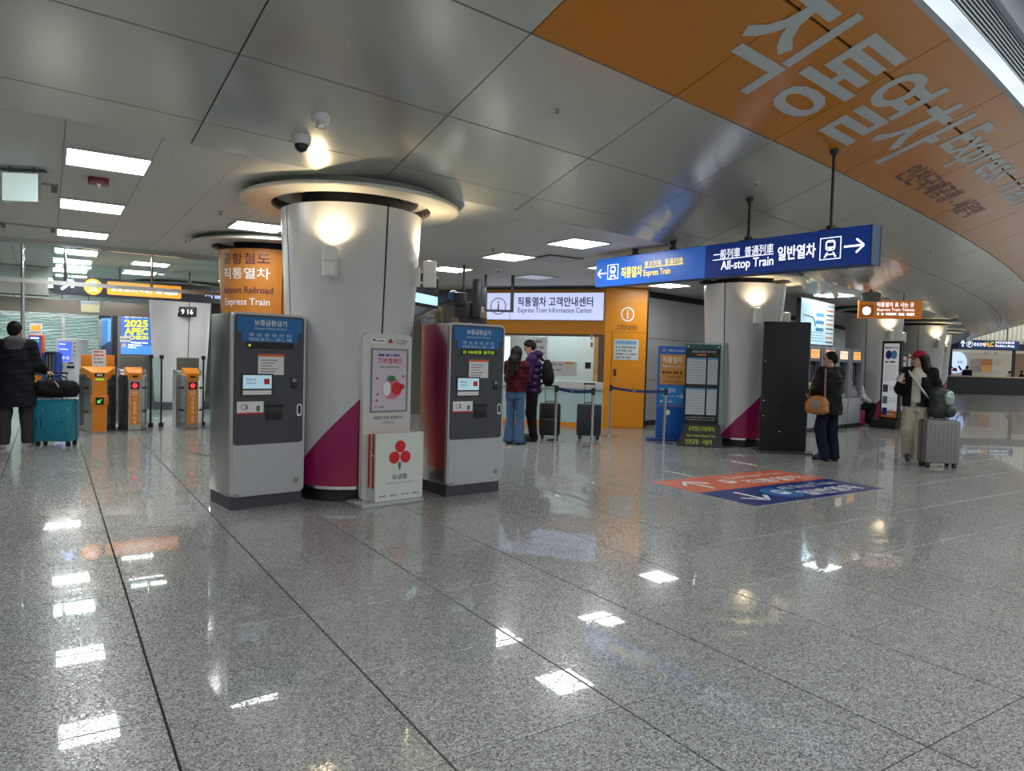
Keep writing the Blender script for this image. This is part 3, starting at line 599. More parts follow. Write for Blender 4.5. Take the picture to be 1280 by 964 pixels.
# ------------------------------------------------------------------ information centre front
def dpt(px, d): P = EYE+ray(px, 470)*d; return P[:2]
FA, FB, FC = dpt(604, 15.95), dpt(754.5, 15.05), dpt(806, 15.3)
class Face:            # upright plane through two plan points; local X runs along it, -Y faces the concourse
    def __init__(s, p, q):
        s.p = np.array(p); s.q = np.array(q); s.L = float(np.hypot(*(s.q-s.p))); s.ang = math.degrees(math.atan2(*(s.q-s.p)[::-1]))
    def at(s, px, py): P = onwall(px, py, s.p, s.q); return float((P[:2]-s.p)@(s.q-s.p)/s.L), float(P[2])
    def thing(s, name, label, cat, group=None): return thing(name, label, cat, (s.p[0], s.p[1], 0), s.ang, group)
    def text(s, par, body, x0, x1, y0, y1, m, y=-0.003, bold=0.01):
        xa = s.at(x0, (y0+y1)/2)[0]; xb = s.at(x1, (y0+y1)/2)[0]; xm = (x0+x1)/2; za = s.at(xm, y0)[1]; zb = s.at(xm, y1)[1]
        return text(par, body, (xa+xb)/2, (za+zb)/2, za-zb, m, w=xb-xa, y=y, bold=bold)
    def rect(s, par, name, x0, x1, y0, y1, m, y=-0.004, t=0.006, r=0.0):
        xa, za = s.at(x0, (y0+y1)/2)[0], s.at((x0+x1)/2, y0)[1]; xb, zb = s.at(x1, (y0+y1)/2)[0], s.at((x0+x1)/2, y1)[1]
        return flat(par, name, min(xa, xb), max(xa, xb), min(za, zb), max(za, zb), m, y, t, r=r)
M_LAV = mat('lit_sign_face', (0.60, 0.67, 0.98), 0.4, emit=0.58)
fI = Face(FA, FB); L = fI.L
ic = fI.thing('information_booth', 'orange fronted information booth with a long lit sign and glazed counter window', 'booth')
zs_b, zs_t = fI.at(680, 400)[1], fI.at(680, 366.5)[1]; zw = fI.at(680, 417)[1]
MB().box(0, L, 0.0, 0.35, zw, 2.97).build('fascia', M_ORANGE, ic)
MB().box(0.0, L, -0.02, 0.0, 2.93, 2.98).build('fascia_cap', M_DKGREY, ic)
xs0, xsm, xs1 = 0.06, fI.at(639, 380)[0], L-0.03
sb = MB().box(xs0, xs1, -0.05, 0.0, zs_b-0.01, zs_t+0.01).build('sign_box', mat('sign_frame', (0.35, 0.3, 0.3), 0.4), ic)
f1 = MB().box(xs0+0.01, xsm-0.006, -0.056, -0.048, zs_b, zs_t).build('sign_icon_face', M_LAV, ic); f2 = MB().box(xsm+0.006, xs1-0.01, -0.056, -0.048, zs_b, zs_t).build('sign_text_face', M_LAV, ic)
ix, iz = (xs0+xsm)/2, (zs_b+zs_t)/2; M_OR2 = mat('orange_print', (0.70, 0.20, 0.02), 0.5)
MB().ring(ix, iz, 0.165, 0.185, -0.06, -0.056, 32).build('information_ring', M_OR2, f1); text(f1, 'i', ix, iz, 0.22, M_OR2, y=-0.060, bold=0.01)
fI.text(f2, '직통열차 고객안내센터', 648, 742, 371.5, 383.5, M_NAVY, y=-0.059, bold=0.02); fI.text(f2, 'Express Train Information Center', 648.5, 741, 385, 393, M_NAVY, y=-0.059, bold=0.005)
# counter below: window frame, panes, ledge, glass front, plinth
zl = fI.at(700, 476)[1]; zl2 = fI.at(700, 485)[1]; zb0 = fI.at(700, 527)[1]
M_BROWN = mat('bronze_frame', (0.16, 0.11, 0.08), 0.4, 0.3)
MB().box(0, L, 0.02, 0.12, zw-0.05, zw).build('window_head', M_BROWN, ic); MB().box(L-0.13, L-0.0, 0.0, 0.12, zl, zw).build('window_jamb', M_BROWN, ic)
MB().box(0, L, -0.10, 0.30, zl2, zl, 0.01).build('counter_ledge', mat('ledge_white', (0.66, 0.67, 0.68), 0.35), ic)
MB().box(0, L, 0.0, 0.03, zb0, zl2).build('counter_front', mat('pale_teal_glass', (0.46, 0.66, 0.67), 0.15), ic)
MB().box(0, L, -0.01, 0.25, 0.0, zb0).build('plinth', M_ORANGE, ic)
xp = [0.0, fI.at(666, 440)[0], fI.at(682, 440)[0], L-0.13]
for k in range(3): MB().box(xp[k]+0.008, xp[k+1]-0.008, 0.06, 0.07, zl+0.005, zw-0.05).build('window_pane', M_GLASS, ic)
for x in xp[1:3]: MB().box(x-0.008, x+0.008, 0.05, 0.08, zl, zw-0.05).build('mullion', M_CHROME, ic)
MB().box(0, L, 1.75, 1.8, 0, 2.9).build('back_partition', mat('booth_inner_white', (0.62, 0.66, 0.70), 0.5), ic); MB().box(0, L, 0.3, 1.8, 2.55, 2.6).build('booth_ceiling', MATS['booth_inner_white'], ic)
il = MB().box(0.5, L-0.4, 0.5, 1.3, 2.535, 2.549).build('booth_lamp', mat('booth_lamp_panel', (0.86, 0.93, 1.0), 0.5, emit=6.0), ic)
np_ = fI.rect(ic, 'price_list', 667.5, 681, 422, 455, M_PAPER, 0.045, 0.006)
for k in range(4): scribble(np_, fI.at(669, 440)[0], fI.at(680, 440)[0], fI.at(674, 427+k*7.5)[1], 0.06, M_GREY, 0.043)
nt_ = fI.rect(ic, 'pane_notice', 684, 720, 452, 470, mat('translucent_notice', (0.60, 0.60, 0.60), 0.5), 0.055, 0.004)
fI.rect(nt_, 'notice_heading', 705, 716, 453, 455, M_OR2, 0.052, 0.003); [scribble(nt_, fI.at(686, 455)[0], fI.at(702, 455)[0], fI.at(694, yy)[1], 0.05, M_GREY, 0.052) for yy in (455.5, 462.5)]
fI.rect(ic, 'ticket_printer', 732, 738, 453, 461, M_BLACK, -0.05, 0.09); fI.rect(ic, 'leaflet', 738, 741, 428, 434, M_OR2, 0.01, 0.006); fI.rect(ic, 'leaflet', 738, 741, 419, 425, M_PAPER, 0.01, 0.006)

fP = Face(FB, FC); pl = fP.thing('booth_end_pillar', 'orange pillar beside the information booth with a white letter i ring and door', 'pillar')
MB().box(0, fP.L, 0.0, 0.6, 0.0, 2.98).build('body', M_ORANGE, pl)
dx0, dx1 = fP.at(763.5, 470)[0], fP.at(803.5, 470)[0]; zd = fP.at(783, 415.5)[1]
dr = MB().box(dx0, dx1, -0.012, 0.0, 0.03, zd).build('door', M_ORANGE, pl); e = MB(); e.box(dx0-0.008, dx0, -0.006, 0.002, 0.03, zd+0.008); e.box(dx0-0.008, dx1, -0.006, 0.002, zd, zd+0.008); e.build('door_gap', M_BROWN, pl)
rx, rz = fP.at(784.5, 393); MB().ring(rx, rz, 0.125, 0.155, -0.006, -0.001, 32).build('information_ring', M_WHITE, pl); text(pl, 'i', rx, rz, 0.19, M_WHITE, y=-0.004, bold=0.02); fP.text(pl, '고객안내센터', 771, 796, 406, 413, M_BROWNTXT, y=-0.004)
cn = fP.rect(dr, 'cctv_notice', 767, 797.5, 424.5, 450, mat('notice_pale', (0.62, 0.70, 0.72), 0.4), -0.022, 0.008); fP.rect(cn, 'notice_header', 768.5, 796, 425.5, 431, mat('header_pale_blue', (0.30, 0.52, 0.72), 0.5), -0.025, 0.003); fP.text(cn, 'CCTV 설치안내', 771, 794, 426.5, 430, M_NAVY, y=-0.0265)
for k in range(4): scribble(cn, fP.at(769, 440)[0], fP.at(795-(k % 2)*6, 440)[0], fP.at(782, 434.3+k*4.2)[1], 0.045, M_GREY, -0.0245)
hx, hz = fP.at(768, 466); MB().box(hx-0.03, hx+0.03, -0.03, -0.012, hz-0.07, hz+0.08, 0.004).build('lock_box', mat('lock_dark_red', (0.12, 0.02, 0.02), 0.4), dr); MB().cyl((hx, -0.012, hz-0.15), (hx, -0.06, hz-0.15), 0.022).cyl((hx, -0.06, hz-0.15), (hx, -0.075, hz-0.15), 0.032).build('door_knob', M_CHROME, dr)
MB().box(fP.L, fP.L+0.05, 0.02, 0.6, 0, 2.98).build('edge_strip', M_BLACK, pl)

# dark return wall left of the booth
W0, W1 = dpt(500, 17.6), dpt(604, 16.3); fW = Face(W0, W1)
wl = struct('wall_3', None, None, 'dark glossy wall beside the information booth'); wl.location = (W0[0], W0[1], 0); wl.rotation_euler = (0, 0, rad(fW.ang))
MB().box(-2.0, fW.L, 0.02, 0.2, 0, 2.98).build('wall_panel', mat('dark_bronze_glass', (0.13, 0.125, 0.11), 0.12, 0.3), wl)
xa, za = fW.at(500, 404); xb, zb = fW.at(566, 371); MB().prism([(xa, za), (xb, zb), (xb, zb+0.16), (xa, za+0.22)], 0.0, 0.02).build('blue_band', mat('band_blue', (0.03, 0.09, 0.20), 0.3), wl); MB().prism([(xa, za-0.05), (xb, zb-0.05), (xb, zb), (xa, za)], 0.0, 0.02).build('black_band', M_BLACK, wl)
fW.text(wl, '공항철도', 533, 543.5, 393.5, 396.5, M_WHITE, y=0.012); fW.text(wl, '고객안내센터', 526, 544, 398, 405, M_BLUETXT, y=0.012); x, z = fW.at(550, 396); MB().ring(x, z, 0.09, 0.105, 0.008, 0.02, 24, rz=1.9).build('gold_ring', mat('gold_print', (0.42, 0.30, 0.05), 0.5), wl); text(wl, 'i', x, z, 0.16, MATS['gold_print'], y=0.012)
struct('wall_4', MB().box(-0.0, 0.2, 0, 6, 0, 2.98), M_BACKW).location = (8.6, 15.0, 0)

# ------------------------------------------------------------------ hanging monitor and black camera-like display backs
P0, P1 = dpt(521, 11.2), dpt(546, 11.9); fM = Face(P0, P1)
mo = fM.thing('hanging_monitor', 'black framed hanging monitor half lit pale blue, beside the grey column', 'monitor')
zm0, zm1 = fM.at(533, 384)[1], fM.at(533, 342)[1]
MB().box(-0.28, fM.L, 0, 0.07, zm0, zm1, 0.01).build('casing', M_BLACK, mo); MB().box(-0.25, fM.L-0.05, -0.005, 0.0, zm0+0.05, zm1-0.05).build('screen', mat('dark_screen', (0.03, 0.03, 0.04), 0.2), mo); zmid = fM.at(533, 368.5)[1]
MB().box(-0.25, fM.L-0.06, -0.008, -0.004, zm0+0.05, zmid).build('lit_banner', mat('banner_pale', (0.45, 0.78, 0.85), 0.3, emit=0.6), mo); MB().cyl((-0.05, 0.1, zm1-0.2), (-0.05, 0.1, 3.0), 0.025).build('hanger_pole', M_DKGREY, mo)
q = dpt(588, 12.2); cm = thing('ceiling_display_unit', 'black ceiling-hung display unit seen from behind, above the second refund machine', 'display', (q[0], q[1], 2.0), -32)
MB().cyl((-0.16, 0.1, 0.55), (-0.16, 0.1, 1.0), 0.022).build('pole', M_DKGREY, cm); MB().box(-0.30, 0.02, -0.02, 0.10, 0.10, 0.36, 0.02).build('lower_casing', M_BLACK, cm); MB().box(0.0, 0.15, -0.12, 0.12, 0.10, 0.75, 0.03).build('upright_casing', M_BLACK, cm); MB().box(0.12, 0.24, -0.10, 0.10, 0.30, 0.62, 0.02).build('side_casing', M_DKGREY, cm)
MB().box(-0.33, -0.1, -0.06, 0.06, 0.30, 0.52, 0.02).build('upper_casing', M_BLACK, cm); MB().prism([(-0.24, 0.1), (0.14, 0.1), (0.10, -0.12), (-0.18, -0.12)], -0.05, 0.08).build('bracket_plate', M_BLACK, cm); MB().box(0.12, 0.26, -0.05, 0.05, -0.06, 0.1, 0.01).build('foot_block', M_BLACK, cm); MB().box(-0.06, 0.02, -0.056, -0.05, -0.01, 0.01).build('label_strip', M_GREY, cm)
MB().sphere((-0.33, 0.1, 0.48), 0.09, sc=(1, 1, 0.95)).build('blue_cover', mat('bright_blue', (0.02, 0.22, 0.62), 0.4), cm)
q = dpt(622, 13.6); hf = thing('ceiling_hung_bracket', 'thin dark pipe bracket hung in front of the lit information sign', 'bracket', (q[0], q[1], 0), -32)
MB().box(0.21, 0.27, 0, 0.04, 2.32, 3.0).build('upright', M_DKGREY, hf); MB().box(-0.27, 0.27, 0, 0.04, 2.30, 2.345).build('cross_bar', M_DKGREY, hf); MB().box(-0.30, -0.25, 0, 0.04, 2.32, 3.0).build('upright', M_DKGREY, hf)

# ------------------------------------------------------------------ free-standing boards
def G2(x, y): return G(x, y)[:2]
b0 = np.array([9.33, 9.50]); fB = Face(b0, b0+0.56*np.array([0.80, -0.60]))
ib = fB.thing('information_stand', 'blue free-standing information board with an orange express train panel', 'sign stand'); w = fB.L
MB().box(-0.16, w-0.04, -0.16, 0.16, 0, 0.05, 0.012).build('base', mat('stand_navy', (0.012, 0.045, 0.20), 0.4), ib)
ibp = MB().box(0, w, -0.02, 0.04, 0.045, 1.73, 0.006).build('board', mat('stand_blue', (0.010, 0.10, 0.42), 0.35), ib)
text(ib, 'Information', w/2+0.05, 1.655, 0.055, M_BLUETXT, w=0.30, y=-0.023); MB().disc(0.10, 1.655, 0.035, -0.023, -0.02, 16).build('seal_mark', M_GREY, ib)
op = flat(ib, 'orange_panel', 0.035, w-0.07, 1.03, 1.58, mat('tan_orange', (0.58, 0.27, 0.06), 0.45), -0.024, 0.005); text(op, '직통열차', w/2-0.02, 1.48, 0.12, M_PAPER, w=0.36, y=-0.0255, bold=0.015); text(op, 'Express train', w/2-0.02, 1.36, 0.055, M_PAPER, w=0.34, y=-0.0255)
scribble(op, 0.08, 0.44, 1.25, 0.05, M_BROWNTXT, -0.0255); text(op, 'Tickets for', w/2, 1.17, 0.05, M_BROWNTXT, w=0.28, y=-0.0255); text(op, 'Seoul Station', w/2, 1.09, 0.05, M_BROWNTXT, w=0.34, y=-0.0255)
bp = flat(ib, 'blue_panel', 0.03, w-0.09, 0.66, 1.01, mat('panel_sky', (0.02, 0.22, 0.58), 0.45), -0.024, 0.005); text(bp, '일반열차', w/2-0.08, 0.92, 0.085, M_PAPER, w=0.26, y=-0.0255, bold=0.01); text(bp, 'All-stop train', w/2-0.08, 0.82, 0.045, M_BLUETXT, w=0.24, y=-0.0255); arrow(bp, w/2+0.13, 0.82, 0.12, 0, M_PAPER, -0.0255); scribble(bp, 0.06, 0.3, 0.72, 0.04, M_BLUETXT, -0.0255)
flat(ib, 'rule_line', 0.03, w-0.07, 0.635, 0.645, M_OR2, -0.023, 0.003); MB().disc(0.2, 0.52, 0.05, -0.023, -0.02, 14).build('hand_mark', M_PAPER, ib)

t0 = np.array([9.27, 8.80]); fT = Face(t0, t0+0.66*np.array([0.72, -0.69])); w = fT.L
tt = fT.thing('timetable_board', 'dark glass timetable board with printed grids over a black sloping base', 'timetable board')
bs = MB(); bs.add([(-0.08, -0.22, 0), (w+0.02, -0.22, 0), (w+0.02, 0.12, 0), (-0.08, 0.12, 0), (0.06, -0.06, 0.38), (w-0.02, -0.06, 0.38), (w-0.02, 0.09, 0.38), (0.06, 0.09, 0.38)], [(0, 3, 2, 1), (4, 5, 6, 7), (0, 1, 5, 4), (1, 2, 6, 5), (2, 3, 7, 6), (3, 0, 4, 7)])
bs.build('base', mat('base_charcoal', (0.022, 0.024, 0.024), 0.35), tt)
M_LIME = mat('lime_print', (0.55, 0.62, 0.03), 0.5)
def slope(x, s): return (x, -0.22+0.16*s-0.004, 0.38*s+0.002)
for body, cx, s, h, wd_ in (('공항철도(직통열차)', w/2, 0.78, 0.17, 0.44), ('Airport Railroad Express Train', w/2-0.01, 0.48, 0.09, 0.48), ('인천공항 · 서울역', w/2-0.05, 0.22, 0.16, 0.44)): text(tt, body, cx, s, h*1.4, M_LIME, w=wd_, fn=slope, bold=0.005)
MB().box(0.10, w+0.06, 0.045, 0.057, 0.38, 1.80).build('glass_plate', M_GLASSG, tt); MB().box(0.02, w-0.05, 0.02, 0.04, 0.36, 1.68).build('dark_panel', mat('panel_black_blue', (0.012, 0.016, 0.024), 0.25), tt); MB().box(0.02, w-0.05, 0.018, 0.042, 1.68, 1.76).build('teal_header', mat('teal_dark', (0.02, 0.09, 0.085), 0.3), tt)
for x in (0.06, w-0.09): MB().cyl((x, 0.0, 1.72), (x, 0.02, 1.72), 0.015).build('glass_bolt', M_CHROME, tt)
text(tt, '공항철도(직통열차) 열차시각표', w/2, 1.63, 0.05, M_PAPER, w=0.40, y=0.016); flat(tt, 'orange_caption', w/2-0.12, w/2+0.04, 1.565, 1.59, M_OR2, 0.016, 0.003)
M_GRID = mat('grid_pale', (0.50, 0.55, 0.60), 0.5); M_GHEAD = mat('grid_head_blue', (0.12, 0.30, 0.50), 0.5)
for x0, x1, zt in ((0.05, 0.37, 1.53), (0.40, w-0.09, 1.53), (0.05, 0.37, 1.00), (0.40, w-0.09, 1.00)):
    gsh = flat(tt, 'timetable_sheet', x0, x1, zt-0.46, zt, M_GRID, 0.016, 0.003); flat(gsh, 'sheet_header', x0, x1, zt-0.03, zt, M_GHEAD, 0.0135, 0.003)
    for k in range(8): flat(gsh, 'sheet_line', x0+0.01, x1-0.01, zt-0.075-k*0.048, zt-0.068-k*0.048, M_GREY, 0.0135, 0.003)
for k in range(2): scribble(tt, 0.06, w-0.1, 0.49-k*0.04, 0.022, M_GREY, 0.016)
MB().box(0.1, w-0.15, 0.01, 0.02, 0.38, 0.44).build('clamp_bar', M_BLACK, tt)

k0 = np.array([9.84, 7.60]); fK = Face(k0, k0+0.72*np.array([0.78, -0.63])); w = fK.L
bk = fK.thing('black_display_back', 'tall plain black back of a free-standing display on a thin foot plate', 'display stand')
MB().box(0, w, 0.0, 0.075, 0.03, 2.15, 0.004).build('casing', mat('matte_black', (0.010, 0.010, 0.012), 0.55), bk); MB().box(w, w+0.012, 0.0, 0.10, 0.05, 2.14).build('side_trim', mat('trim_blue_grey', (0.10, 0.11, 0.14), 0.4), bk)
MB().prism([(-0.05, -0.22), (w+0.06, -0.22), (w+0.14, 0.06), (w+0.06, 0.32), (-0.05, 0.32)], 0, 0.03, 'xy').build('foot_plate', M_DKGREY, bk)
for x, z in ((0.03, 1.5), (0.03, 0.85), (0.28, 0.83), (0.32, 0.83), (0.62, 0.8), (0.03, 0.6), (0.30, 0.35)): MB().cyl((x, -0.004, z), (x, 0.001, z), 0.010, n=8).build('screw', M_CHROME, bk)

# ------------------------------------------------------------------ queue barriers
M_BELT = mat('belt_navy', (0.012, 0.02, 0.10), 0.6)
post_xy = [((7.47, 10.07), 'slim steel barrier post behind the couple, beside the black suitcase'), ((7.51, 9.11), 'steel barrier post standing nearest the concourse, in front of the lone black suitcase'), ((8.97, 10.36), 'steel barrier post in front of the orange door'), ((9.06, 9.01), 'steel barrier post in front of the blue information stand')]
for (x, y), l in post_xy:
    p = thing('barrier_post', l, 'barrier post', (x, y, 0), 0, 'queue barrier posts')
    MB().lathe([(0, 0), (0.17, 0), (0.17, 0.012), (0.05, 0.028), (0.03, 0.035), (0, 0.035)], n=28).build('base', M_STEEL, p); MB().cyl((0, 0, 0.03), (0, 0, 0.88), 0.024, n=14).build('pole', M_STEEL, p); MB().lathe([(0, 0.86), (0.034, 0.86), (0.034, 0.96), (0.028, 0.975), (0, 0.975)], n=16).build('belt_head', M_BLACK, p)
def belt(a, b, l):
    a = Vector((*a, 0)); b = Vector((*b, 0)); t = thing('barrier_belt', l, 'barrier belt', (a.x, a.y, 0), math.degrees(math.atan2(b.y-a.y, b.x-a.x))); D = (b-a).length; m = MB(); vs = []; n = 12
    for k in range(n+1):
        x = 0.034+(D-0.068)*k/n; s = 0.03*math.sin(PI*k/n)
        vs += [(x, -0.0015, 0.895-s), (x, 0.0015, 0.895-s), (x, 0.0015, 0.945-s), (x, -0.0015, 0.945-s)]
    fs = [(0, 1, 2, 3), tuple(n*4+i for i in (3, 2, 1, 0))]
    for k in range(n): fs += [(k*4+i, k*4+4+i, k*4+4+(i+1) % 4, k*4+(i+1) % 4) for i in range(4)]
    m.add(vs, fs).build('webbing', M_BELT, t)
    scribble(t, D*0.42, D*0.48, 0.892, 0.018, M_BLUETXT, -0.004)
belt(post_xy[0][0], post_xy[1][0], 'navy belt stretched between the two posts by the black suitcases'); belt(post_xy[2][0], post_xy[3][0], 'navy belt stretched from the orange door post to the blue stand post')

# ------------------------------------------------------------------ hanging orange ticket sign
fS = Face(dpt(1069.3, 15.4), dpt(1148.6, 15.1)); w = fS.L
ts = fS.thing('hanging_ticket_sign', 'orange hanging sign for express train tickets above the red-capped traveller', 'sign')
z0, z1 = fS.at(1109, 398.3)[1], fS.at(1109, 375.5)[1]
MB().box(0, w, 0, 0.08, z0, z1).build('sign_box', mat('sign_orange', (0.62, 0.18, 0.02), 0.4, emit=0.22), ts)
hb = MB(); xh, zh = fS.at(1083.3, 388.3); hb.rrect(xh-0.135, xh+0.135, zh-0.13, zh+0.13, 0.02, -0.003, -0.001); hb.build('symbol_border', M_OR2, ts)
hd = MB(); hd.disc(xh, zh-0.01, 0.085, -0.006, -0.003, 18); 
for k in range(5): hd.disc(xh-0.06+k*0.03, zh+0.07-abs(k-2)*0.012, 0.018, -0.006, -0.003, 8)
hd.build('hand_symbol', M_SW, ts)
for k in range(3): MB().prism([(xh-0.07, zh-0.03+k*0.03), (xh+0.07, zh+0.0+k*0.03), (xh+0.07, zh+0.006+k*0.03), (xh-0.07, zh-0.024+k*0.03)], -0.0075, -0.006).build('ticket_line', M_OR2, ts)
fS.text(ts, '직통열차 표 사는 곳', 1096, 1142.5, 378, 384, M_SW, y=-0.003, bold=0.015); fS.text(ts, 'Express Train Tickets', 1096.5, 1143, 385.5, 390, M_SW, y=-0.003, bold=0.01); scribble(ts, fS.at(1096.5, 390)[0], fS.at(1143, 390)[0], fS.at(1120, 392.8)[1], 0.06, M_SW, -0.003)
for x in (0.35, w-0.35): MB().cyl((x, 0.04, z1), (x, 0.04, 3.05), 0.012, n=8).build('hanger_rod', M_DKGREY, ts)

# ------------------------------------------------------------------ ticket machines with a display above
m0 = np.array(G2(1005, 542)); m1 = np.array(G2(1075, 533.6)); fV = Face(m0, m1); uw = fV.L/4
M_MBODY = mat('machine_grey', (0.30, 0.32, 0.36), 0.4, 0.2); heads = [('orange', (1.0, 0.42, 0.16)), ('orange', (1.0, 0.42, 0.16)), ('white', (1.0, 0.72, 0.5)), ('amber', (0.9, 0.42, 0.10))]
lbs = ['grey ticket machine hidden behind the traveller with the brown bag', 'grey ticket machine with an orange lit header, second in its row', 'grey ticket machine with a white lit header', 'last grey ticket machine in the row, with an amber header']
for k in range(4):
    P = fV.p+(fV.q-fV.p)*k/4; v = thing('ticket_machine', lbs[k], 'ticket machine', (P[0], P[1], 0), fV.ang, 'ticket vending machines')
    MB().box(0.03, uw-0.03, 0.03, 0.45, 0.0, 0.1).build('plinth', M_BLACK, v); MB().box(0.02, uw-0.02, 0.0, 0.5, 0.10, 0.72, 0.01).build('lower_cabinet', mat('machine_silver', (0.46, 0.48, 0.52), 0.35, 0.4), v)
    [MB().box(x_, x_+0.08, -0.02, 0.5, 0.70, 1.87).build('side_cheek', M_MBODY, v) for x_ in (0.02, uw-0.10)]; MB().box(0.02, uw-0.02, 0.0, 0.5, 1.55, 1.88, 0.01).build('header', M_MBODY, v)
    hm = mat('header_light_'+heads[k][0], heads[k][1], 0.4, emit=0.8); hp = flat(v, 'header_light', 0.18, uw-0.18, 1.62, 1.80, hm, -0.006, 0.006); text(hp, ('열차', '직통열차', 'Train', '직통열차')[k], uw/2, 1.74, 0.06, M_BROWNTXT, w=0.42, y=-0.008); text(hp, 'Ticket', uw/2, 1.665, 0.045, M_BROWNTXT, w=0.3, y=-0.008)
    MB().box(0.10, uw-0.10, 0.12, 0.5, 0.70, 1.55).build('recess_panel', M_BLACK, v); MB().add([(0.14, 0.10, 1.0), (uw-0.14, 0.10, 1.0), (uw-0.14, 0.02, 0.74), (0.14, 0.02, 0.74), (0.14, 0.14, 1.0), (uw-0.14, 0.14, 1.0), (uw-0.14, 0.14, 0.74), (0.14, 0.14, 0.74)], [(3, 2, 1, 0), (4, 5, 6, 7), (0, 1, 5, 4), (1, 2, 6, 5), (2, 3, 7, 6), (3, 0, 4, 7)]).build('shelf', M_MBODY, v)
    MB().box(0.2, uw-0.2, 0.105, 0.122, 1.10, 1.48).build('screen', mat('dim_screen', (0.05, 0.06, 0.08), 0.2, emit=0.1), v); [MB().box(uw*a_, uw*b_, 0.10, 0.125, 1.02, 1.08).build('slot_light', mat('slot_glow', (0.55, 0.55, 0.12), 0.5, emit=0.4), v) for a_, b_ in ((0.3, 0.42), (0.5, 0.58))]
ds = thing('route_display', 'large pale blue lit route map display above the ticket machines', 'display', (m0[0], m0[1], 0), fV.ang)
xa, xm, xb = fV.at(1009.5, 400)[0], fV.at(1039.5, 405)[0], fV.at(1051, 405)[0]; zA, zB = fV.at(1012, 431)[1], 2.90
MB().box(xa, xb, 0.16, 0.26, zA, zB).build('casing', M_BLACK, ds); s1 = MB().box(xa+0.02, xm-0.02, 0.15, 0.16, zA+0.03, zB-0.03).build('map_screen', mat('map_pale', (0.40, 0.62, 0.74), 0.3, emit=0.5), ds); s2 = MB().box(xm+0.01, xb-0.02, 0.15, 0.16, zA+0.03, zB-0.03).build('fare_screen', mat('fare_pale', (0.50, 0.60, 0.64), 0.3, emit=0.4), ds)
M_MAPL = mat('map_navy', (0.02, 0.05, 0.14), 0.5); ww = xm-xa; hh = zB-zA
MB().tube([(xa+0.1*ww, 0.147, zA+0.64*hh), (xa+0.45*ww, 0.147, zA+0.62*hh), (xa+0.55*ww, 0.147, zA+0.55*hh), (xa+0.6*ww, 0.147, zA+0.42*hh)], 0.012, 6).build('route_line', M_MAPL, s1)
for a_, b_, c_ in ((0.62, 0.95, 0.68), (0.62, 0.95, 0.52), (0.62, 0.95, 0.36)): flat(s1, 'map_label', xa+a_*ww, xa+b_*ww, zA+c_*hh-0.04, zA+c_*hh+0.04, mat('map_blue', (0.05, 0.22, 0.42), 0.5), 0.147, 0.003)
for k in range(4): flat(s1, 'map_text_line', xa+0.08*ww, xa+0.95*ww, zA+(0.10+0.06*k)*hh, zA+(0.115+0.06*k)*hh, mat('map_grey', (0.2, 0.32, 0.4), 0.5), 0.147, 0.003)
for k in range(9): flat(s2, 'fare_line', xm+0.06, xb-0.06, zA+(0.08+0.10*k)*hh, zA+(0.11+0.10*k)*hh, (M_MAPL, M_OR2, MATS['map_grey'])[k % 3], 0.147, 0.003)
for x in (xa+0.25*ww, xa+0.75*ww): MB().box(x-0.06, x+0.06, 0.18, 0.24, 1.88, zA+0.02).build('support', M_BLACK, ds)

# ------------------------------------------------------------------ poster stands beside the machines
def poster_stand(px0, px1, pyb, pyt, d0, d1, label, dark=True):
    f = Face(dpt(px0, d0), dpt(px1, d1)); w = f.L; zt = f.at((px0+px1)/2, pyt)[1]
    t = f.thing('poster_stand', label, 'poster stand'); MB().prism([(-0.08, -0.28), (w+0.08, -0.28), (w+0.14, 0.0), (w+0.08, 0.28), (-0.08, 0.28), (-0.14, 0)], 0, 0.2, 'xy').build('base', M_BLACK, t)
    MB().box(0, w, -0.04, 0.06, 0.2, zt).build('frame', M_BLACK if dark else M_STEEL, t)
    s = flat(t, 'poster', 0.05, w-0.05, 0.42 if dark else 0.3, zt-0.06, mat('poster_white', (0.72, 0.74, 0.78), 0.4, emit=0.15), -0.046, 0.007)
    if dark:
        flat(t, 'orange_strip', 0.05, w-0.05, 0.26, 0.42, M_OR2, -0.046, 0.007); scribble(t, w*0.25, w*0.75, 0.34, 0.05, M_PAPER, -0.048)
        scribble(s, w*0.15, w*0.85, zt-0.16, 0.05, M_GREY, -0.048)
        for x in (w*0.36, w*0.64): MB().disc(x, zt-0.33, 0.075, -0.049, -0.046, 18, rz=0.105).build('round_mark', M_NAVY if x < w/2 else mat('mark_sky', (0.05, 0.30, 0.60), 0.5), s)
        scribble(s, w*0.2, w*0.8, zt-0.50, 0.05, M_BLACK, -0.048)
        for k in range(7): flat(s, 'text_line', w*0.18, w*(0.82-0.05*(k % 2)), zt-0.60-k*0.055, zt-0.59-k*0.055, M_GREY, -0.048, 0.002)
        for k in range(3):
            flat(s, 'picture', w*0.14, w*0.40, zt-1.23-k*0.28, zt-1.05-k*0.28, (M_DKGREY, mat('picture_teal', (0.10, 0.22, 0.28), 0.5), M_NAVY)[k], -0.049, 0.003)
            for q_ in range(3): flat(s, 'text_line', w*0.46, w*0.84, zt-1.10-k*0.28-q_*0.045, zt-1.09-k*0.28-q_*0.045, M_GREY, -0.048, 0.002)
    else:
        for k in range(8): flat(s, 'text_line', w*0.15, w*0.85, zt-0.2-k*0.16, zt-0.17-k*0.16, (M_MAPL, M_GREY)[k % 2], -0.048, 0.002)
    return t
poster_stand(1102.5, 1126.5, 527, 426.5, 17.4, 17.0, 'tall black framed poster stand with two blue round marks')
poster_stand(1122.5, 1135.5, 522, 443, 19.6, 19.3, 'narrow pale notice stand just behind the black framed poster stand', False)

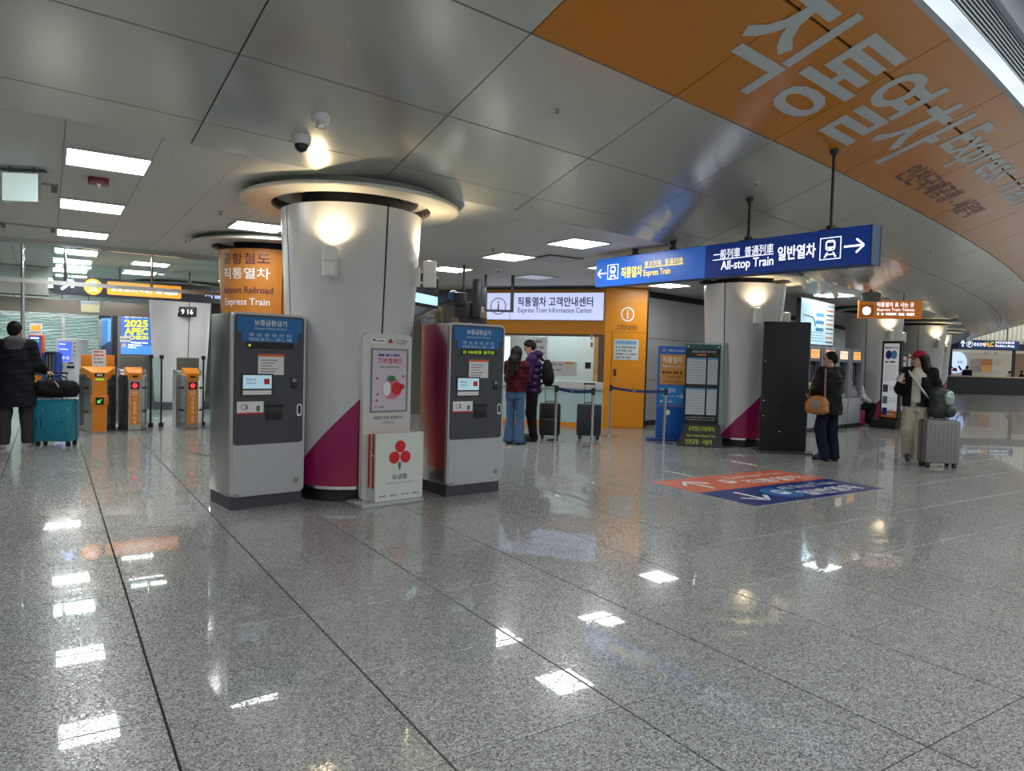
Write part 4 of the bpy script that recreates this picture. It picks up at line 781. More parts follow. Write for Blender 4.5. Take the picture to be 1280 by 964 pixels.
# small spotlights and detectors on the ceiling
for px, py, l in ((1008, 350, 'first white track spotlight beside the far ceiling disc'), (1029, 355, 'middle white track spotlight on the ceiling'), (1045, 360, 'short white track spotlight in front of the lit square lamp')):
    P = G(px, py-6, 3.0); t = thing('track_spotlight', l, 'spotlight', P, 20, 'ceiling spotlights'); MB().box(-0.16, 0.05, -0.02, 0.02, -0.03, 0).build('arm', M_SCONCE, t); MB().cyl((-0.12, 0, -0.03), (-0.14, 0, -0.12), 0.012, n=8).build('stem', M_SCONCE, t); MB().cyl((-0.13, 0.03, -0.08), (-0.17, -0.06, -0.27), 0.04, 0.05, n=14).build('head', M_SCONCE, t)
P = G(1089, 362, 3.0); t = thing('ceiling_projector', 'dull green box projector hung under the ceiling near the orange ticket sign', 'projector', (P[0], P[1], P[2]), -35)
MB().box(-0.16, 0.16, -0.1, 0.1, -0.24, -0.06, 0.03).build('body', mat('drab_green', (0.14, 0.14, 0.11), 0.5), t); MB().cyl((0, 0, -0.07), (0, 0, 0), 0.03).build('mount', M_DKGREY, t)

# ------------------------------------------------------------------ floor sticker
fs = thing('floor_sticker', 'red and blue floor sticker pointing to express and all-stop trains', 'floor sticker', (6.02, 4.66, 0.0))
rp = MB().box(0, 2.33, 0.765, 1.53, 0.0, 0.002).build('red_half', mat('sticker_red', (0.66, 0.14, 0.06), 0.3), fs, 'orange red half with white arrow'); bpn = MB().box(0, 2.33, 0.0, 0.765, 0.0, 0.002).build('blue_half', mat('sticker_blue', (0.010, 0.03, 0.17), 0.3), fs, 'navy half with white arrow')
def onfl(x, z): return (x, z, 0.0032)
M_STW = mat('sticker_white', (0.72, 0.74, 0.76), 0.35)
text(rp, 'Express Train', 1.62, 1.30, 0.20, M_STW, w=1.05, fn=onfl); text(rp, '직통열차', 1.62, 1.0, 0.26, M_STW, w=1.05, bold=0.02, fn=onfl)
text(bpn, 'All Stop Train', 1.62, 0.53, 0.20, M_STW, w=1.05, fn=onfl); text(bpn, '일반열차', 1.62, 0.24, 0.26, M_STW, w=1.05, bold=0.02, fn=onfl)
def stroke(par, pts, w, m, nm='arrow'):
    for (a, b), (c, d_) in zip(pts[:-1], pts[1:]):
        v = Vector((c-a, d_-b)); n = Vector((-v.y, v.x)).normalized()*w/2
        MB().prism([(a+n.x, b+n.y), (c+n.x, d_+n.y), (c-n.x, d_-n.y), (a-n.x, b-n.y)], 0.002, 0.0035, 'xy').build(nm, m, par)
stroke(rp, [(0.20, 1.16), (0.40, 1.36), (0.60, 1.16)], 0.05, M_STW, 'arrow_stroke'); stroke(rp, [(0.40, 1.34), (0.40, 0.90)], 0.05, M_STW, 'arrow_stroke')
stroke(bpn, [(0.20, 0.36), (0.40, 0.16), (0.60, 0.36)], 0.05, M_STW, 'arrow_stroke'); stroke(bpn, [(0.40, 0.18), (0.40, 0.62)], 0.05, M_STW, 'arrow_stroke')
MB().disc(0.92, 0.38, 0.24, 0.002, 0.0028, 28, 'xy').build('light_blue_disc', mat('sticker_sky', (0.03, 0.16, 0.42), 0.3), bpn)
for par, cy in ((rp, 1.14), (bpn, 0.38)):
    MB().rrect(0.84, 1.0, cy-0.10, cy+0.12, 0.05, 0.0028, 0.0038, 'xy').build('train_symbol', M_STW, par); MB().rrect(0.87, 0.97, cy+0.0, cy+0.07, 0.015, 0.0038, 0.0044, 'xy').build('train_window', mat('sticker_sky', (0, 0, 0)) if cy < 1 else MATS['sticker_red'], par)

# ------------------------------------------------------------------ ceiling fittings near the soffit
def on_soffit(px, py):
    d_ = ray(px, py); P = EYE
    for s in np.linspace(3, 14, 1200):
        P = EYE+d_*s; u = math.hypot(P[0]-HC[0], P[1]-HC[1])-HR
        if P[2] >= 3.0+max(u, 0)*SL: break
    return P
P = on_soffit(401, 147); t = thing('smoke_detector', 'white round smoke detector on the soffit above the grey column', 'smoke detector', P)
MB().lathe([(0, -0.075), (0.024, -0.075), (0.035, -0.042), (0.066, -0.034), (0.074, -0.008), (0.074, 0.03), (0, 0.03)], n=28).build('body', mat('detector_white', (0.74, 0.74, 0.72), 0.4), t); MB().lathe([(0.034, -0.076), (0.042, -0.076), (0.042, -0.064), (0.034, -0.064)], n=24, closed=True).build('sensor_ring', M_CHROME, t)
P = on_soffit(377, 173); t = thing('dome_camera', 'white ceiling camera with a dark glass dome', 'camera', P)
MB().lathe([(0, -0.05), (0.068, -0.05), (0.075, -0.01), (0.075, 0.03), (0, 0.03)], n=28).build('housing', MATS['detector_white'], t); MB().sphere((0, 0, -0.055), 0.055, sc=(1, 1, 1.05)).build('dome', mat('smoked_glass', (0.02, 0.02, 0.025), 0.08), t)
P = G(123, 223, 3.0); t = thing('fire_alarm', 'dark red ceiling fire alarm between two square lamps', 'fire alarm', P)
MB().rrect(-0.085, 0.085, -0.06, 0.06, 0.03, -0.055, 0.0, 'xy').build('housing', mat('alarm_red', (0.20, 0.02, 0.025), 0.4), t); MB().lathe([(0, -0.10), (0.02, -0.09), (0.03, -0.055), (0, -0.05)], n=16).build('sounder', M_CHROME, t)
for px, py, l in ((697, 136, 'tiny round sprinkler in a cream ring above the soffit middle'), (316, 226, 'small sprinkler left of the column disc rim'), (276, 264, 'small sprinkler above the orange column disc'), (232, 300, 'tiny sprinkler left of the orange column disc'), (616, 311, 'tiny dark sprinkler beside the square lamps'), (945, 228, 'tiny sprinkler on the soffit over the blue sign'), (1082, 281, 'tiny sprinkler above the end of the blue sign'), (1163, 313, 'tiny sprinkler right of the blue sign')):
    P = on_soffit(px, py); t = thing('sprinkler', l, 'sprinkler', P, 0, 'ceiling sprinklers'); MB().lathe([(0, -0.006), (0.035, -0.006), (0.04, 0.02), (0, 0.02)], n=16).build('rose', mat('sprinkler_cream', (0.55, 0.52, 0.42), 0.4), t); MB().lathe([(0, -0.04), (0.016, -0.04), (0.008, -0.02), (0.012, -0.004), (0, -0.004)], n=10).build('head', M_GREY, t)
P = G(623, 335, 3.0); t = thing('smoke_detector', 'small round smoke detector beyond the square lamp, over the booth', 'smoke detector', P); MB().lathe([(0, -0.06), (0.05, -0.05), (0.085, -0.01), (0.085, 0), (0, 0)], n=20).build('body', MATS['detector_white'], t); MB().lathe([(0, -0.085), (0.02, -0.08), (0.03, -0.055), (0, -0.055)], n=12).build('sensor', M_GREY, t)
# illuminated exit-type square box and slot diffusers
P = EYE+ray(25, 234)*6.3; t = thing('hanging_light_box', 'square pale green light box hung under the ceiling', 'light box', (P[0], P[1], 0), -28)
zc_ = P[2]; M_PGREEN = mat('pale_green_glow', (0.55, 0.68, 0.66), 0.4, emit=0.45)
MB().box(-0.155, 0.155, 0, 0.05, zc_-0.13, zc_+0.13).build('case', M_CHROME, t); MB().box(-0.147, 0.147, -0.004, 0.0, zc_-0.122, zc_+0.122).build('face', M_PGREEN, t); MB().box(-0.2, 0.2, 0.0, 0.05, zc_+0.145, zc_+0.165).build('top_rail', M_DKGREY, t)
for x in (-0.1, 0.1): MB().cyl((x, 0.025, zc_+0.13), (x, 0.025, 3.0), 0.008, n=8).build('hanger_rod', M_DKGREY, t)
for x, y, w, d_, l in ((-0.55, 8.35, 0.62, 0.42, 'slot air diffuser behind the hanging light box'), (-0.55, 11.4, 0.62, 0.45, 'slot air diffuser near the glass partition head')):
    t = thing('air_diffuser', l, 'vent', (x, y, 3.0)); MB().box(0, w, 0, d_, -0.012, 0).build('frame', mat('diffuser_cream', (0.42, 0.41, 0.37), 0.5), t); MB().box(0.06, w-0.06, 0.05, d_-0.05, -0.016, -0.01).build('flap', MATS['white_ceiling_panel'] if 'white_ceiling_panel' in MATS else M_CEILFLAT, t)
    for xx in (0.01, w-0.06): MB().box(xx, xx+0.05, 0.03, d_-0.03, -0.015, -0.01).build('slot', mat('slot_dark', (0.08, 0.08, 0.07), 0.6), t)

# ------------------------------------------------------------------ glass partition over the gates
YP = 12.93; fG = Face((-3.0, YP), (-2.0, YP))
gp = thing('glass_partition', 'steel framed glass screen hanging above the ticket gates', 'glass partition', (-3.0, YP, 0), 0)
gz = fG.at(120, 357)[1]
MB().box(0, 7.0, -0.03, 0.03, 2.93, 3.0).build('head_rail', M_CHROME, gp); MB().box(0, 7.0, -0.025, 0.025, gz-0.03, gz+0.03).build('lower_rail', M_STEEL, gp)
for px in (28.5, 82, 190): x = fG.at(px, 320)[0]; MB().cyl((x, 0, gz), (x, 0, 2.95), 0.024, n=10).build('post', M_CHROME, gp)
xL = fG.at(28.5, 360)[0]; MB().cyl((xL, 0, 0.0), (xL, 0, gz), 0.024, n=10).build('tall_post', M_CHROME, gp)
xs_ = [0.0]+[fG.at(px, 320)[0] for px in (82, 190)]+[6.6]
for k in range(3): MB().box(xs_[k]+0.03, xs_[k+1]-0.03, -0.005, 0.005, gz+0.03, 2.93).build('glass_pane', M_GLASS, gp)

# ------------------------------------------------------------------ ticket gates
M_GDARK = mat('gate_smoked_panel', (0.16, 0.16, 0.17), 0.18, 0.5); M_GOR = mat('gate_orange', (0.80, 0.27, 0.015), 0.32)
def boat(w0, w1, L_):      # plan of a gate body: narrow ends, wider middle
    return [(-w0/2, 0), (w0/2, 0), (w1/2, L_*0.28), (w1/2, L_*0.72), (w0/2, L_), (-w0/2, L_), (-w1/2, L_*0.72), (-w1/2, L_*0.28)]
def gate(x, y, label, wide=False):
    t = thing('ticket_gate', label, 'ticket gate', (x, y, 0), 0, 'orange ticket gates'); w0, w1 = (0.22, 0.52) if wide else (0.19, 0.42); M_SIDE = M_GDARK if wide else mat('gate_steel_panel', (0.42, 0.42, 0.42), 0.25, 0.8); L_ = 1.15
    MB().prism(boat(w0, w1, L_), 0.02, 0.96, 'xy').build('cabinet', M_STEEL, t, smooth=30); MB().prism([(a*1.05, b) for a, b in boat(w0, w1, L_)], 0, 0.03, 'xy').build('foot', M_STEEL, t)
    for s in (-1, 1):
        MB().add([(s*(w0/2+0.004), 0.03, 0.1), (s*(w1/2+0.005), L_*0.28, 0.1), (s*(w1/2+0.005), L_*0.28, 0.93), (s*(w0/2+0.004), 0.03, 0.93)], [(0, 1, 2, 3)]).build('side_panel', M_SIDE, t)
        MB().box(s*(w1/2+0.006)-0.004, s*(w1/2+0.006)+0.004, L_*0.3, L_*0.7, 0.1, 0.93).build('side_panel', M_SIDE, t)
        for zz in (0.32, 0.72):
            for k in range(3):
                f_ = 0.12+k*0.07; xx = w0/2+(w1-w0)/2*(f_/(L_*0.28)) if f_ < L_*0.28 else w1/2
                MB().box(s*(xx+0.008)-0.006, s*(xx+0.008)+0.006, f_, f_+0.04, zz, zz+0.035).build('sensor_eye', M_BLACK, t)
    # sloping orange head
    hw = w0/2+0.006
    MB().add([(-hw, -0.02, 0.88), (hw, -0.02, 0.88), (hw+(0.14 if wide else 0.035), 0.35, 0.95), (-hw-(0.14 if wide else 0.035), 0.35, 0.95), (-hw, -0.02, 1.0), (hw, -0.02, 1.0), (hw+(0.14 if wide else 0.035), 0.35, 1.09), (-hw-(0.14 if wide else 0.035), 0.35, 1.09)], [(0, 3, 2, 1), (4, 5, 6, 7), (0, 1, 5, 4), (1, 2, 6, 5), (2, 3, 7, 6), (3, 0, 4, 7)]).build('head', M_GOR, t)
    MB().box(-w1/2, w1/2, 0.34, L_*0.75, 0.95, 1.05, 0.02).build('top_deck', M_STEEL, t)
    if wide:
        MB().box(-0.105, 0.105, -0.03, 0.06, 0.02, 0.90).build('front_strip', M_GOR, t); MB().box(-0.125, 0.125, -0.06, 0.04, 0.46, 0.62, 0.02).build('card_shelf', M_GOR, t); MB().box(-0.11, 0.11, -0.045, 0.0, 0.40, 0.48, 0.01).build('shelf_lip', M_GOR, t)
        rd = MB().box(-0.07, 0.07, -0.028, -0.018, 0.93, 0.985).build('reader_display', M_BLACK, t); flat(rd, 'display_text', -0.04, 0.04, 0.945, 0.972, M_PAPER, -0.030, 0.002); flat(t, 'status_lamp', -0.06, 0.06, 0.875, 0.895, mat('lamp_green', (0.12, 0.6, 0.05), 0.4, emit=1.0), -0.034, 0.004)
        ab = flat(t, 'arrow_box', -0.06, 0.06, 0.47, 0.59, M_LEDBK, -0.066, 0.006); arrow(ab, 0, 0.53, 0.075, 225, mat('arrow_green', (0.1, 0.75, 0.1), 0.4, emit=1.0), -0.068, 0.16)
        MB().box(-0.25, 0.25, 0.50, 0.52, 1.05, 1.29, 0.006).build('back_board', M_GOR, t); nb = flat(t, 'notice', -0.09, 0.12, 1.08, 1.38, M_PAPER, 0.485, 0.004)
        for k in range(4): scribble(nb, -0.06, 0.09, 1.34-k*0.06, 0.03, M_RED if k < 2 else M_GREY, 0.4835)
    else:
        MB().box(-0.075, 0.075, -0.012, 0.0, 0.12, 0.70).build('front_strip', M_GOR, t)
        for k, ch in enumerate('직통열차'): text(t, ch, 0, 0.555-k*0.078, 0.06, M_PAPER, y=-0.014, bold=0.01)
        for k, ch in enumerate('전용'): text(t, ch, 0, 0.225-k*0.065, 0.055, M_PAPER, y=-0.014)
        scribble(t, -0.05, 0.05, 0.67, 0.025, M_PAPER, -0.014); scribble(t, -0.045, 0.045, 0.63, 0.02, M_PAPER, -0.014)
        sq = flat(t, 'signal_box', -0.065, 0.065, 0.725, 0.845, M_LEDBK, -0.012, 0.012); MB().disc(0, 0.785, 0.042, -0.015, -0.012, 18).build('red_signal', mat('signal_red', (0.9, 0.03, 0.05), 0.4, emit=1.2), sq)
        MB().box(-0.045, 0.045, -0.028, -0.02, 0.925, 0.955).build('reader_display', M_BLACK, t); MB().box(-0.19, 0.19, 0.55, 0.57, 1.05, 1.27, 0.008).build('back_board', mat('board_grey', (0.16, 0.17, 0.17), 0.4), t)
    return t
gate(0.70, 13.66, 'wide orange ticket gate with a paper notice on top', True); gate(1.22, 13.64, 'narrow orange ticket gate with a red signal, beside the wide gate'); gate(2.13, 13.66, 'narrow orange ticket gate with a red signal, in front of the white column')
# glass wing panels beside the gates
for pxs, l in (((188.5, 201.7), 'clear glass barrier wing between the two narrow ticket gates'), ((254, 266), 'clear glass barrier wing behind the orange column')):
    f_ = Face((0, 14.35), (1, 14.35)); x0, x1 = f_.at(pxs[0], 480)[0], f_.at(pxs[1], 480)[0]
    t = thing('glass_barrier', l, 'glass barrier', ((x0+x1)/2, 14.35, 0), 0, 'glass barrier wings'); h = (x1-x0)/2
    MB().box(-h+0.016, h-0.016, -0.005, 0.005, 0.1, 1.26).build('glass_pane', M_GLASS, t)
    for s in (-1, 1):
        MB().cyl((s*h, 0, 0.06), (s*h, 0, 1.28), 0.016, n=8).build('post', M_BLACK, t); MB().box(s*h-0.035, s*h+0.035, -0.03, 0.03, 1.24, 1.31, 0.008).build('top_clamp', M_BLACK, t); MB().box(s*h-0.04, s*h+0.04, -0.03, 0.03, 0.0, 0.08, 0.008).build('foot_clamp', M_BLACK, t)

# ------------------------------------------------------------------ beyond the gates
YS = 16.0; fH = Face((0.0, YS), (1.0, YS))
hs = thing('gate_sign', 'black hanging sign with an orange train symbol over the ticket gates', 'sign', (0.0, YS, 0), 0); z0, z1 = 2.40, 2.755
x0, x1 = fH.at(66, 355)[0], 4.6
MB().box(x0, x1, 0, 0.12, z0, z1).build('sign_box', mat('sign_black', (0.02, 0.022, 0.03), 0.35), hs); M_PERI = mat('periwinkle_glow', (0.35, 0.45, 0.95), 0.4, emit=0.8)
ax = fH.at(84, 355)[0]; arrow(hs, ax, (z0+z1)/2, 0.26, 42, M_PERI, -0.004, 0.2)
cx = fH.at(116.5, 357)[0]; M_GLOWOR = mat('glowing_orange', (1.0, 0.33, 0.03), 0.4, emit=0.6); tc_ = MB().disc(cx, (z0+z1)/2, 0.155, -0.004, 0.0, 28).build('orange_disc', M_GLOWOR, hs); train_icon(tc_, cx, (z0+z1)/2+0.01, 0.24, mat('lilac_white', (0.8, 0.8, 0.98), 0.4, emit=0.7), -0.006, M_GLOWOR)
xa, xb = fH.at(134, 360)[0], fH.at(226.5, 365)[0]; opn = MB().rrect(xa, xb, z0+0.05, z1-0.05, 0.03, -0.004, 0.0).build('orange_panel', M_GLOWOR, hs); text(opn, '공항철도(직통)', xa+0.42, (z0+z1)/2, 0.15, MATS['lilac_white'], w=0.72, y=-0.006, bold=0.02); scribble(opn, xa+0.86, xb-0.05, (z0+z1)/2-0.03, 0.07, MATS['lilac_white'], -0.006)
text(hs, '서울역', fH.at(272, 372)[0], (z0+z1)/2, 0.15, M_PERI, w=0.5, y=-0.004, bold=0.015)
for px in (150.5, 238): x = fH.at(px, 330)[0]; MB().cyl((x, 0.06, z1), (x, 0.06, 3.0), 0.02, n=8).build('hanger_rod', M_DKGREY, hs)
# bronze bulkhead and steel lift fronts
M_BRONZE = mat('bronze_bulkhead', (0.42, 0.38, 0.32), 0.22, 0.75); M_PANELS = mat('lift_steel_panel', (0.60, 0.59, 0.56), 0.2, 0.75)
struct('trim_5', MB().box(-6, 1.95, 18.6, 18.8, 2.14, 2.44), M_BRONZE, 'bronze bulkhead beam beyond the ticket gates')
bh = struct('wall_5', MB().box(-6, -0.02, 17.3, 17.5, 2.42, 3.0), M_JOINT, 'brushed steel bulkhead panels at the far left')
for k in range(6): MB().box(-6+k*1.0+0.006, -5.0+k*1.0-0.006 if k < 5 else -0.02, 17.27, 17.3, 2.43, 2.99).build('bulkhead_panel', M_PANELS, bh)
# wave relief wall behind glass
ww_ = struct('wall_6', MB().box(-6, 4.0, 24.0, 24.2, 0, 2.98), mat('pale_teal_wall', (0.50, 0.60, 0.60), 0.4), 'pale wall of horizontal wavy strips behind glass')
for k in range(26):
    z = 0.9+k*0.078; vs = []; n = 70
    for i in range(n+1):
        x = -2.5+4.5*i/n; dz = 0.022*math.sin(i*0.55+k*1.3)+0.015*math.sin(i*1.3+k*2.1); vs += [(x, 23.98, z+dz), (x, 23.94, z+0.012+dz), (x, 23.98, z+0.03+dz)]
    fsx = []
    for i in range(n): fsx += [(i*3, i*3+3, i*3+4, i*3+1), (i*3+1, i*3+4, i*3+5, i*3+2)]
    MB().add(vs, fsx).build('wave_strip', mat('wave_white', (0.72, 0.78, 0.78), 0.4), ww_)
lf = struct('window_1', None, None, 'tall glass screen in front of the wave wall')
for px in (30, 79, 125): x = Face((0, 21.6), (1, 21.6)).at(px, 430)[0]; MB().box(x-0.03, x+0.03, 21.58, 21.64, 0, 2.14).build('window_mullion', M_STEEL, lf)
MB().box(-4, 1.3, 21.605, 21.615, 0.05, 2.14).build('window_pane', M_GLASSG, lf)
for x, y, l in ((-1.35, 19.9, 'striped lamp seen through glass at the picture edge'), (0.15, 19.9, 'striped ceiling lamp behind the glass screen above the kiosks')):
    t = thing('louvre_lamp', l, 'ceiling light', (x, y, 2.45), 0, 'louvre lamps behind the glass')
    MB().box(0, 0.75, 0, 0.9, 0, 0.05).build('frame', M_SCONCE, t)
    for k in range(4): MB().box(0.03, 0.72, 0.05+k*0.22, 0.17+k*0.22, -0.008, 0.0).build('tube', mat('lilac_lamp', (0.92, 0.88, 1.0), 0.5, emit=10.0), t)
    for xx in (0.1, 0.65): MB().cyl((xx, 0.45, 0.05), (xx, 0.45, 0.56), 0.01, n=6).build('hanger_rod', M_DKGREY, t)

def kiosk(px0, px1, pyt, dist, label, name='kiosk'):
    f_ = Face(dpt(px0, dist), dpt(px1, dist)); return f_, f_.thing(name, label, 'kiosk'), f_.L, f_.at((px0+px1)/2, pyt)[1]
f_, t, w, zt = kiosk(70, 97, 423.5, 17.0, 'white self-service kiosk with a bright blue screen')
MB().box(0, w, 0, 0.4, 0.1, zt, 0.02).build('cabinet', mat('kiosk_white', (0.74, 0.77, 0.78), 0.4), t); MB().box(0.03, w-0.03, 0.02, 0.38, 0, 0.1).build('plinth', M_DKGREY, t); z0 = f_.at(82, 452)[1]
sc_ = flat(t, 'screen', 0.05, w*0.72, z0, zt-0.07, mat('kiosk_blue', (0.08, 0.16, 0.95), 0.3, emit=0.7), -0.006, 0.008)
scribble(sc_, 0.08, w*0.45, zt-0.13, 0.03, M_SW, -0.008); scribble(sc_, 0.08, w*0.6, zt-0.25, 0.025, M_SW, -0.008)
for k in range(3): MB().disc(w*(0.15+0.2*k), z0+0.09, 0.04, -0.008, -0.006, 12).build('screen_key', mat('key_lilac', (0.6, 0.62, 0.95), 0.4, emit=0.5), sc_)
for k in range(4): flat(t, 'button_label', w*0.82, w*0.9, zt-0.12-k*0.09, zt-0.09-k*0.09, M_GREY, -0.003, 0.004)
flat(t, 'card_slot', w*0.1, w*0.3, z0-0.14, z0-0.08, M_GREY, -0.006, 0.008); flat(t, 'note_slot', w*0.5, w*0.85, z0-0.16, z0-0.1, M_BLACK, -0.006, 0.008); flat(t, 'ticket_slot', w*0.55, w*0.8, z0-0.05, z0-0.02, M_BLACK, -0.006, 0.008)
f_, t, w, zt = kiosk(35, 52, 404, 17.0, 'red edged kiosk with a dark blue screen under a white card sign')
zs0, zs1 = f_.at(43, 443)[1], f_.at(43, 419.5)[1]
MB().box(0, w, 0, 0.12, zs0-0.1, zs1+0.02, 0.02).build('screen_case', mat('kiosk_red', (0.62, 0.09, 0.02), 0.4), t); s_ = flat(t, 'screen', 0.03, w-0.03, zs0, zs1-0.01, mat('screen_deep_blue', (0.02, 0.06, 0.45), 0.3, emit=0.6), -0.004, 0.006)
scribble(s_, 0.06, w-0.06, zs1-0.06, 0.04, M_SW, -0.006); flat(s_, 'green_bar', 0.06, w-0.06, zs1-0.16, zs1-0.11, mat('bar_green', (0.1, 0.6, 0.1), 0.5, emit=0.5), -0.006, 0.003); flat(s_, 'red_card', 0.1, w-0.1, zs1-0.28, zs1-0.19, mat('card_red', (0.8, 0.2, 0.15), 0.5, emit=0.5), -0.006, 0.003)
cs = flat(t, 'card_sign', 0.02, w-0.03, zs1+0.05, zt, M_PAPER, 0.03, 0.02); flat(cs, 'orange_card', 0.06, w-0.07, zt-0.17, zt-0.05, M_GLOWOR, 0.026, 0.004); scribble(cs, 0.05, w-0.05, zs1+0.08, 0.03, M_GREY, 0.028)
MB().box(0.04, w-0.04, 0.02, 0.3, 0.0, zs0-0.1, 0.01).build('pedestal', M_DKGREY, t); MB().box(-0.02, w+0.05, -0.02, 0.02, 0.55, 0.70).build('orange_shelf', M_GOR, t); MB().box(0.0, w+0.05, -0.03, 0.0, 0.3, 0.5).build('lower_panel', mat('panel_salmon', (0.62, 0.38, 0.3), 0.5), t)
f_, t, w, zt = kiosk(52.5, 71, 441, 16.6, 'blue and black leaflet rack between the two kiosks', 'leaflet_rack')
for x in (0, w-0.05): MB().box(x, x+0.05, 0, 0.2, 0, zt, 0.005).build('side_post', mat('rack_blue', (0.02, 0.08, 0.38), 0.4), t)
MB().box(0.05, w-0.05, 0.03, 0.2, 0, zt+0.02).build('back_panel', M_BLACK, t)
for k in range(3): MB().box(0.08+k*(w-0.12)/3, 0.05+(k+1)*(w-0.12)/3, 0.015, 0.03, 0.4, zt-0.05).build('rack_bar', M_STEEL, t)
# advertising pillar, screens, poster, clock
f_ = Face(dpt(126, 19.0), dpt(149, 18.6)); t = f_.thing('advert_pillar', 'dark pillar with a narrow blue mountain picture screen', 'display'); w = f_.L
MB().box(-0.1, w, 0.0, 0.4, 0, 2.42).build('casing', mat('pillar_dark', (0.025, 0.027, 0.035), 0.35), t); xs1_, zA_ = f_.at(139.5, 398); zB_ = f_.at(133, 442)[1]
s_ = flat(t, 'screen', 0.02, xs1_, zB_, zA_, mat('screen_sky', (0.10, 0.28, 0.72), 0.3, emit=0.55), -0.008, 0.008); MB().prism([(0.02, zB_), (xs1_, zB_), (xs1_, zB_+0.30), (xs1_-0.06, zB_+0.33), (0.02, zB_+0.18)], -0.0095, -0.008).build('mountain_picture', mat('picture_indigo', (0.03, 0.05, 0.16), 0.5, emit=0.2), s_)
MB().box(xs1_+0.02, xs1_+0.09, -0.03, 0.0, 0.9, 2.4).build('steel_edge', M_STEEL, t)
f_ = Face(dpt(146, 18.2), dpt(190.5, 18.2)); t = f_.thing('event_poster', 'blue lit poster with big yellow lettering behind the ticket gates', 'poster'); w = f_.L
zt, zb = f_.at(170, 387.5)[1], f_.at(170, 443)[1]
MB().box(0, w, 0.02, 0.16, 0.0, zt+0.12).build('case', mat('case_grey', (0.20, 0.20, 0.19), 0.4), t); xl = f_.at(151, 415)[0]
s_ = MB().box(xl, w-0.02, 0.008, 0.02, zb, zt).build('poster_face', None or mat('poster_blue', (0.06, 0.16, 0.50), 0.3, emit=0.55), t); MB().box(xl, w-0.02, 0.006, 0.009, zb, zb+0.22).build('blue_lower_band', mat('poster_sky', (0.08, 0.28, 0.75), 0.4, emit=0.6), s_)
M_LEM = mat('lemon_glow', (0.9, 0.85, 0.02), 0.4, emit=0.7)
f_.text(s_, '2025', 155.5, 185, 400, 409, M_LEM, y=0.004, bold=0.035); f_.text(s_, 'APEC', 155.5, 185, 410, 418.5, M_LEM, y=0.004, bold=0.035); f_.text(s_, 'INCHEON', 155.5, 185, 419.5, 424.5, M_LEM, y=0.004, bold=0.035)
scribble(s_, f_.at(156, 397)[0], f_.at(185, 397)[0], f_.at(170, 396)[1], 0.06, M_SW, 0.004); [scribble(s_, f_.at(160+4*(k == 0), 430)[0], f_.at(185-7*k, 430)[0], f_.at(170, 428.5+k*3)[1], 0.04, M_SW, 0.004) for k in range(3)]
nn = f_.rect(t, 'grey_notice', 150, 164, 420.5, 428, M_PAPER, -0.002, 0.006); scribble(nn, f_.at(151, 424)[0], f_.at(163, 424)[0], f_.at(157, 424)[1], 0.04, M_GREY, -0.004); f_.rect(t, 'camera_mark', 152, 158, 429.5, 434, M_PAPER, -0.002, 0.006); f_.rect(t, 'lower_panel', 150, 190, 446, 500, mat('dim_glass_panel', (0.10, 0.11, 0.11), 0.2), 0.012, 0.01)
MB().sphere((w-0.0, 0.0, zt+0.05), 0.05, sc=(1, 1, 1.3)).build('red_lamp', M_RED, t)
P = Vector((2.67, 18.97)); f_ = Face(dpt(219, 16.75), dpt(243, 16.75)); t = f_.thing('digital_clock', 'black digital clock showing 9 16 on the white column', 'clock'); z0, z1 = f_.at(231, 396)[1], f_.at(231, 383.5)[1]
MB().box(0, f_.L, 0, 0.10, z0, z1, 0.008).build('case', M_BLACK, t); MB().box(f_.L/2-0.03, f_.L/2+0.03, 0.1, 1.75, (z0+z1)/2-0.03, (z0+z1)/2+0.03).build('wall_arm', M_BLACK, t)
text(t, '9', f_.L*0.36, (z0+z1)/2, 0.12, M_SW, y=-0.003, bold=0.01); text(t, '16', f_.L*0.75, (z0+z1)/2, 0.12, M_SW, w=0.13, y=-0.003, bold=0.01); MB().box(f_.L*0.1, f_.L*0.14, -0.003, 0, (z0+z1)/2-0.01, (z0+z1)/2+0.01).build('dash', M_SW, t)
P = dpt(97, 18.4); t = thing('bulkhead_notice', 'small pale yellow notice fixed on the bronze beam', 'notice', (P[0], 18.57, 0)); MB().box(-0.03, 0.33, 0, 0.02, 2.19, 2.44).build('plate', mat('notice_grey', (0.6, 0.62, 0.58), 0.4), t); MB().box(-0.01, 0.31, -0.004, 0.0, 2.2, 2.36).build('yellow_part', mat('notice_yellow', (0.65, 0.60, 0.36), 0.5), t); MB().box(-0.01, 0.31, -0.004, 0, 2.365, 2.42).build('blue_part', mat('notice_blue', (0.3, 0.4, 0.5), 0.5), t)

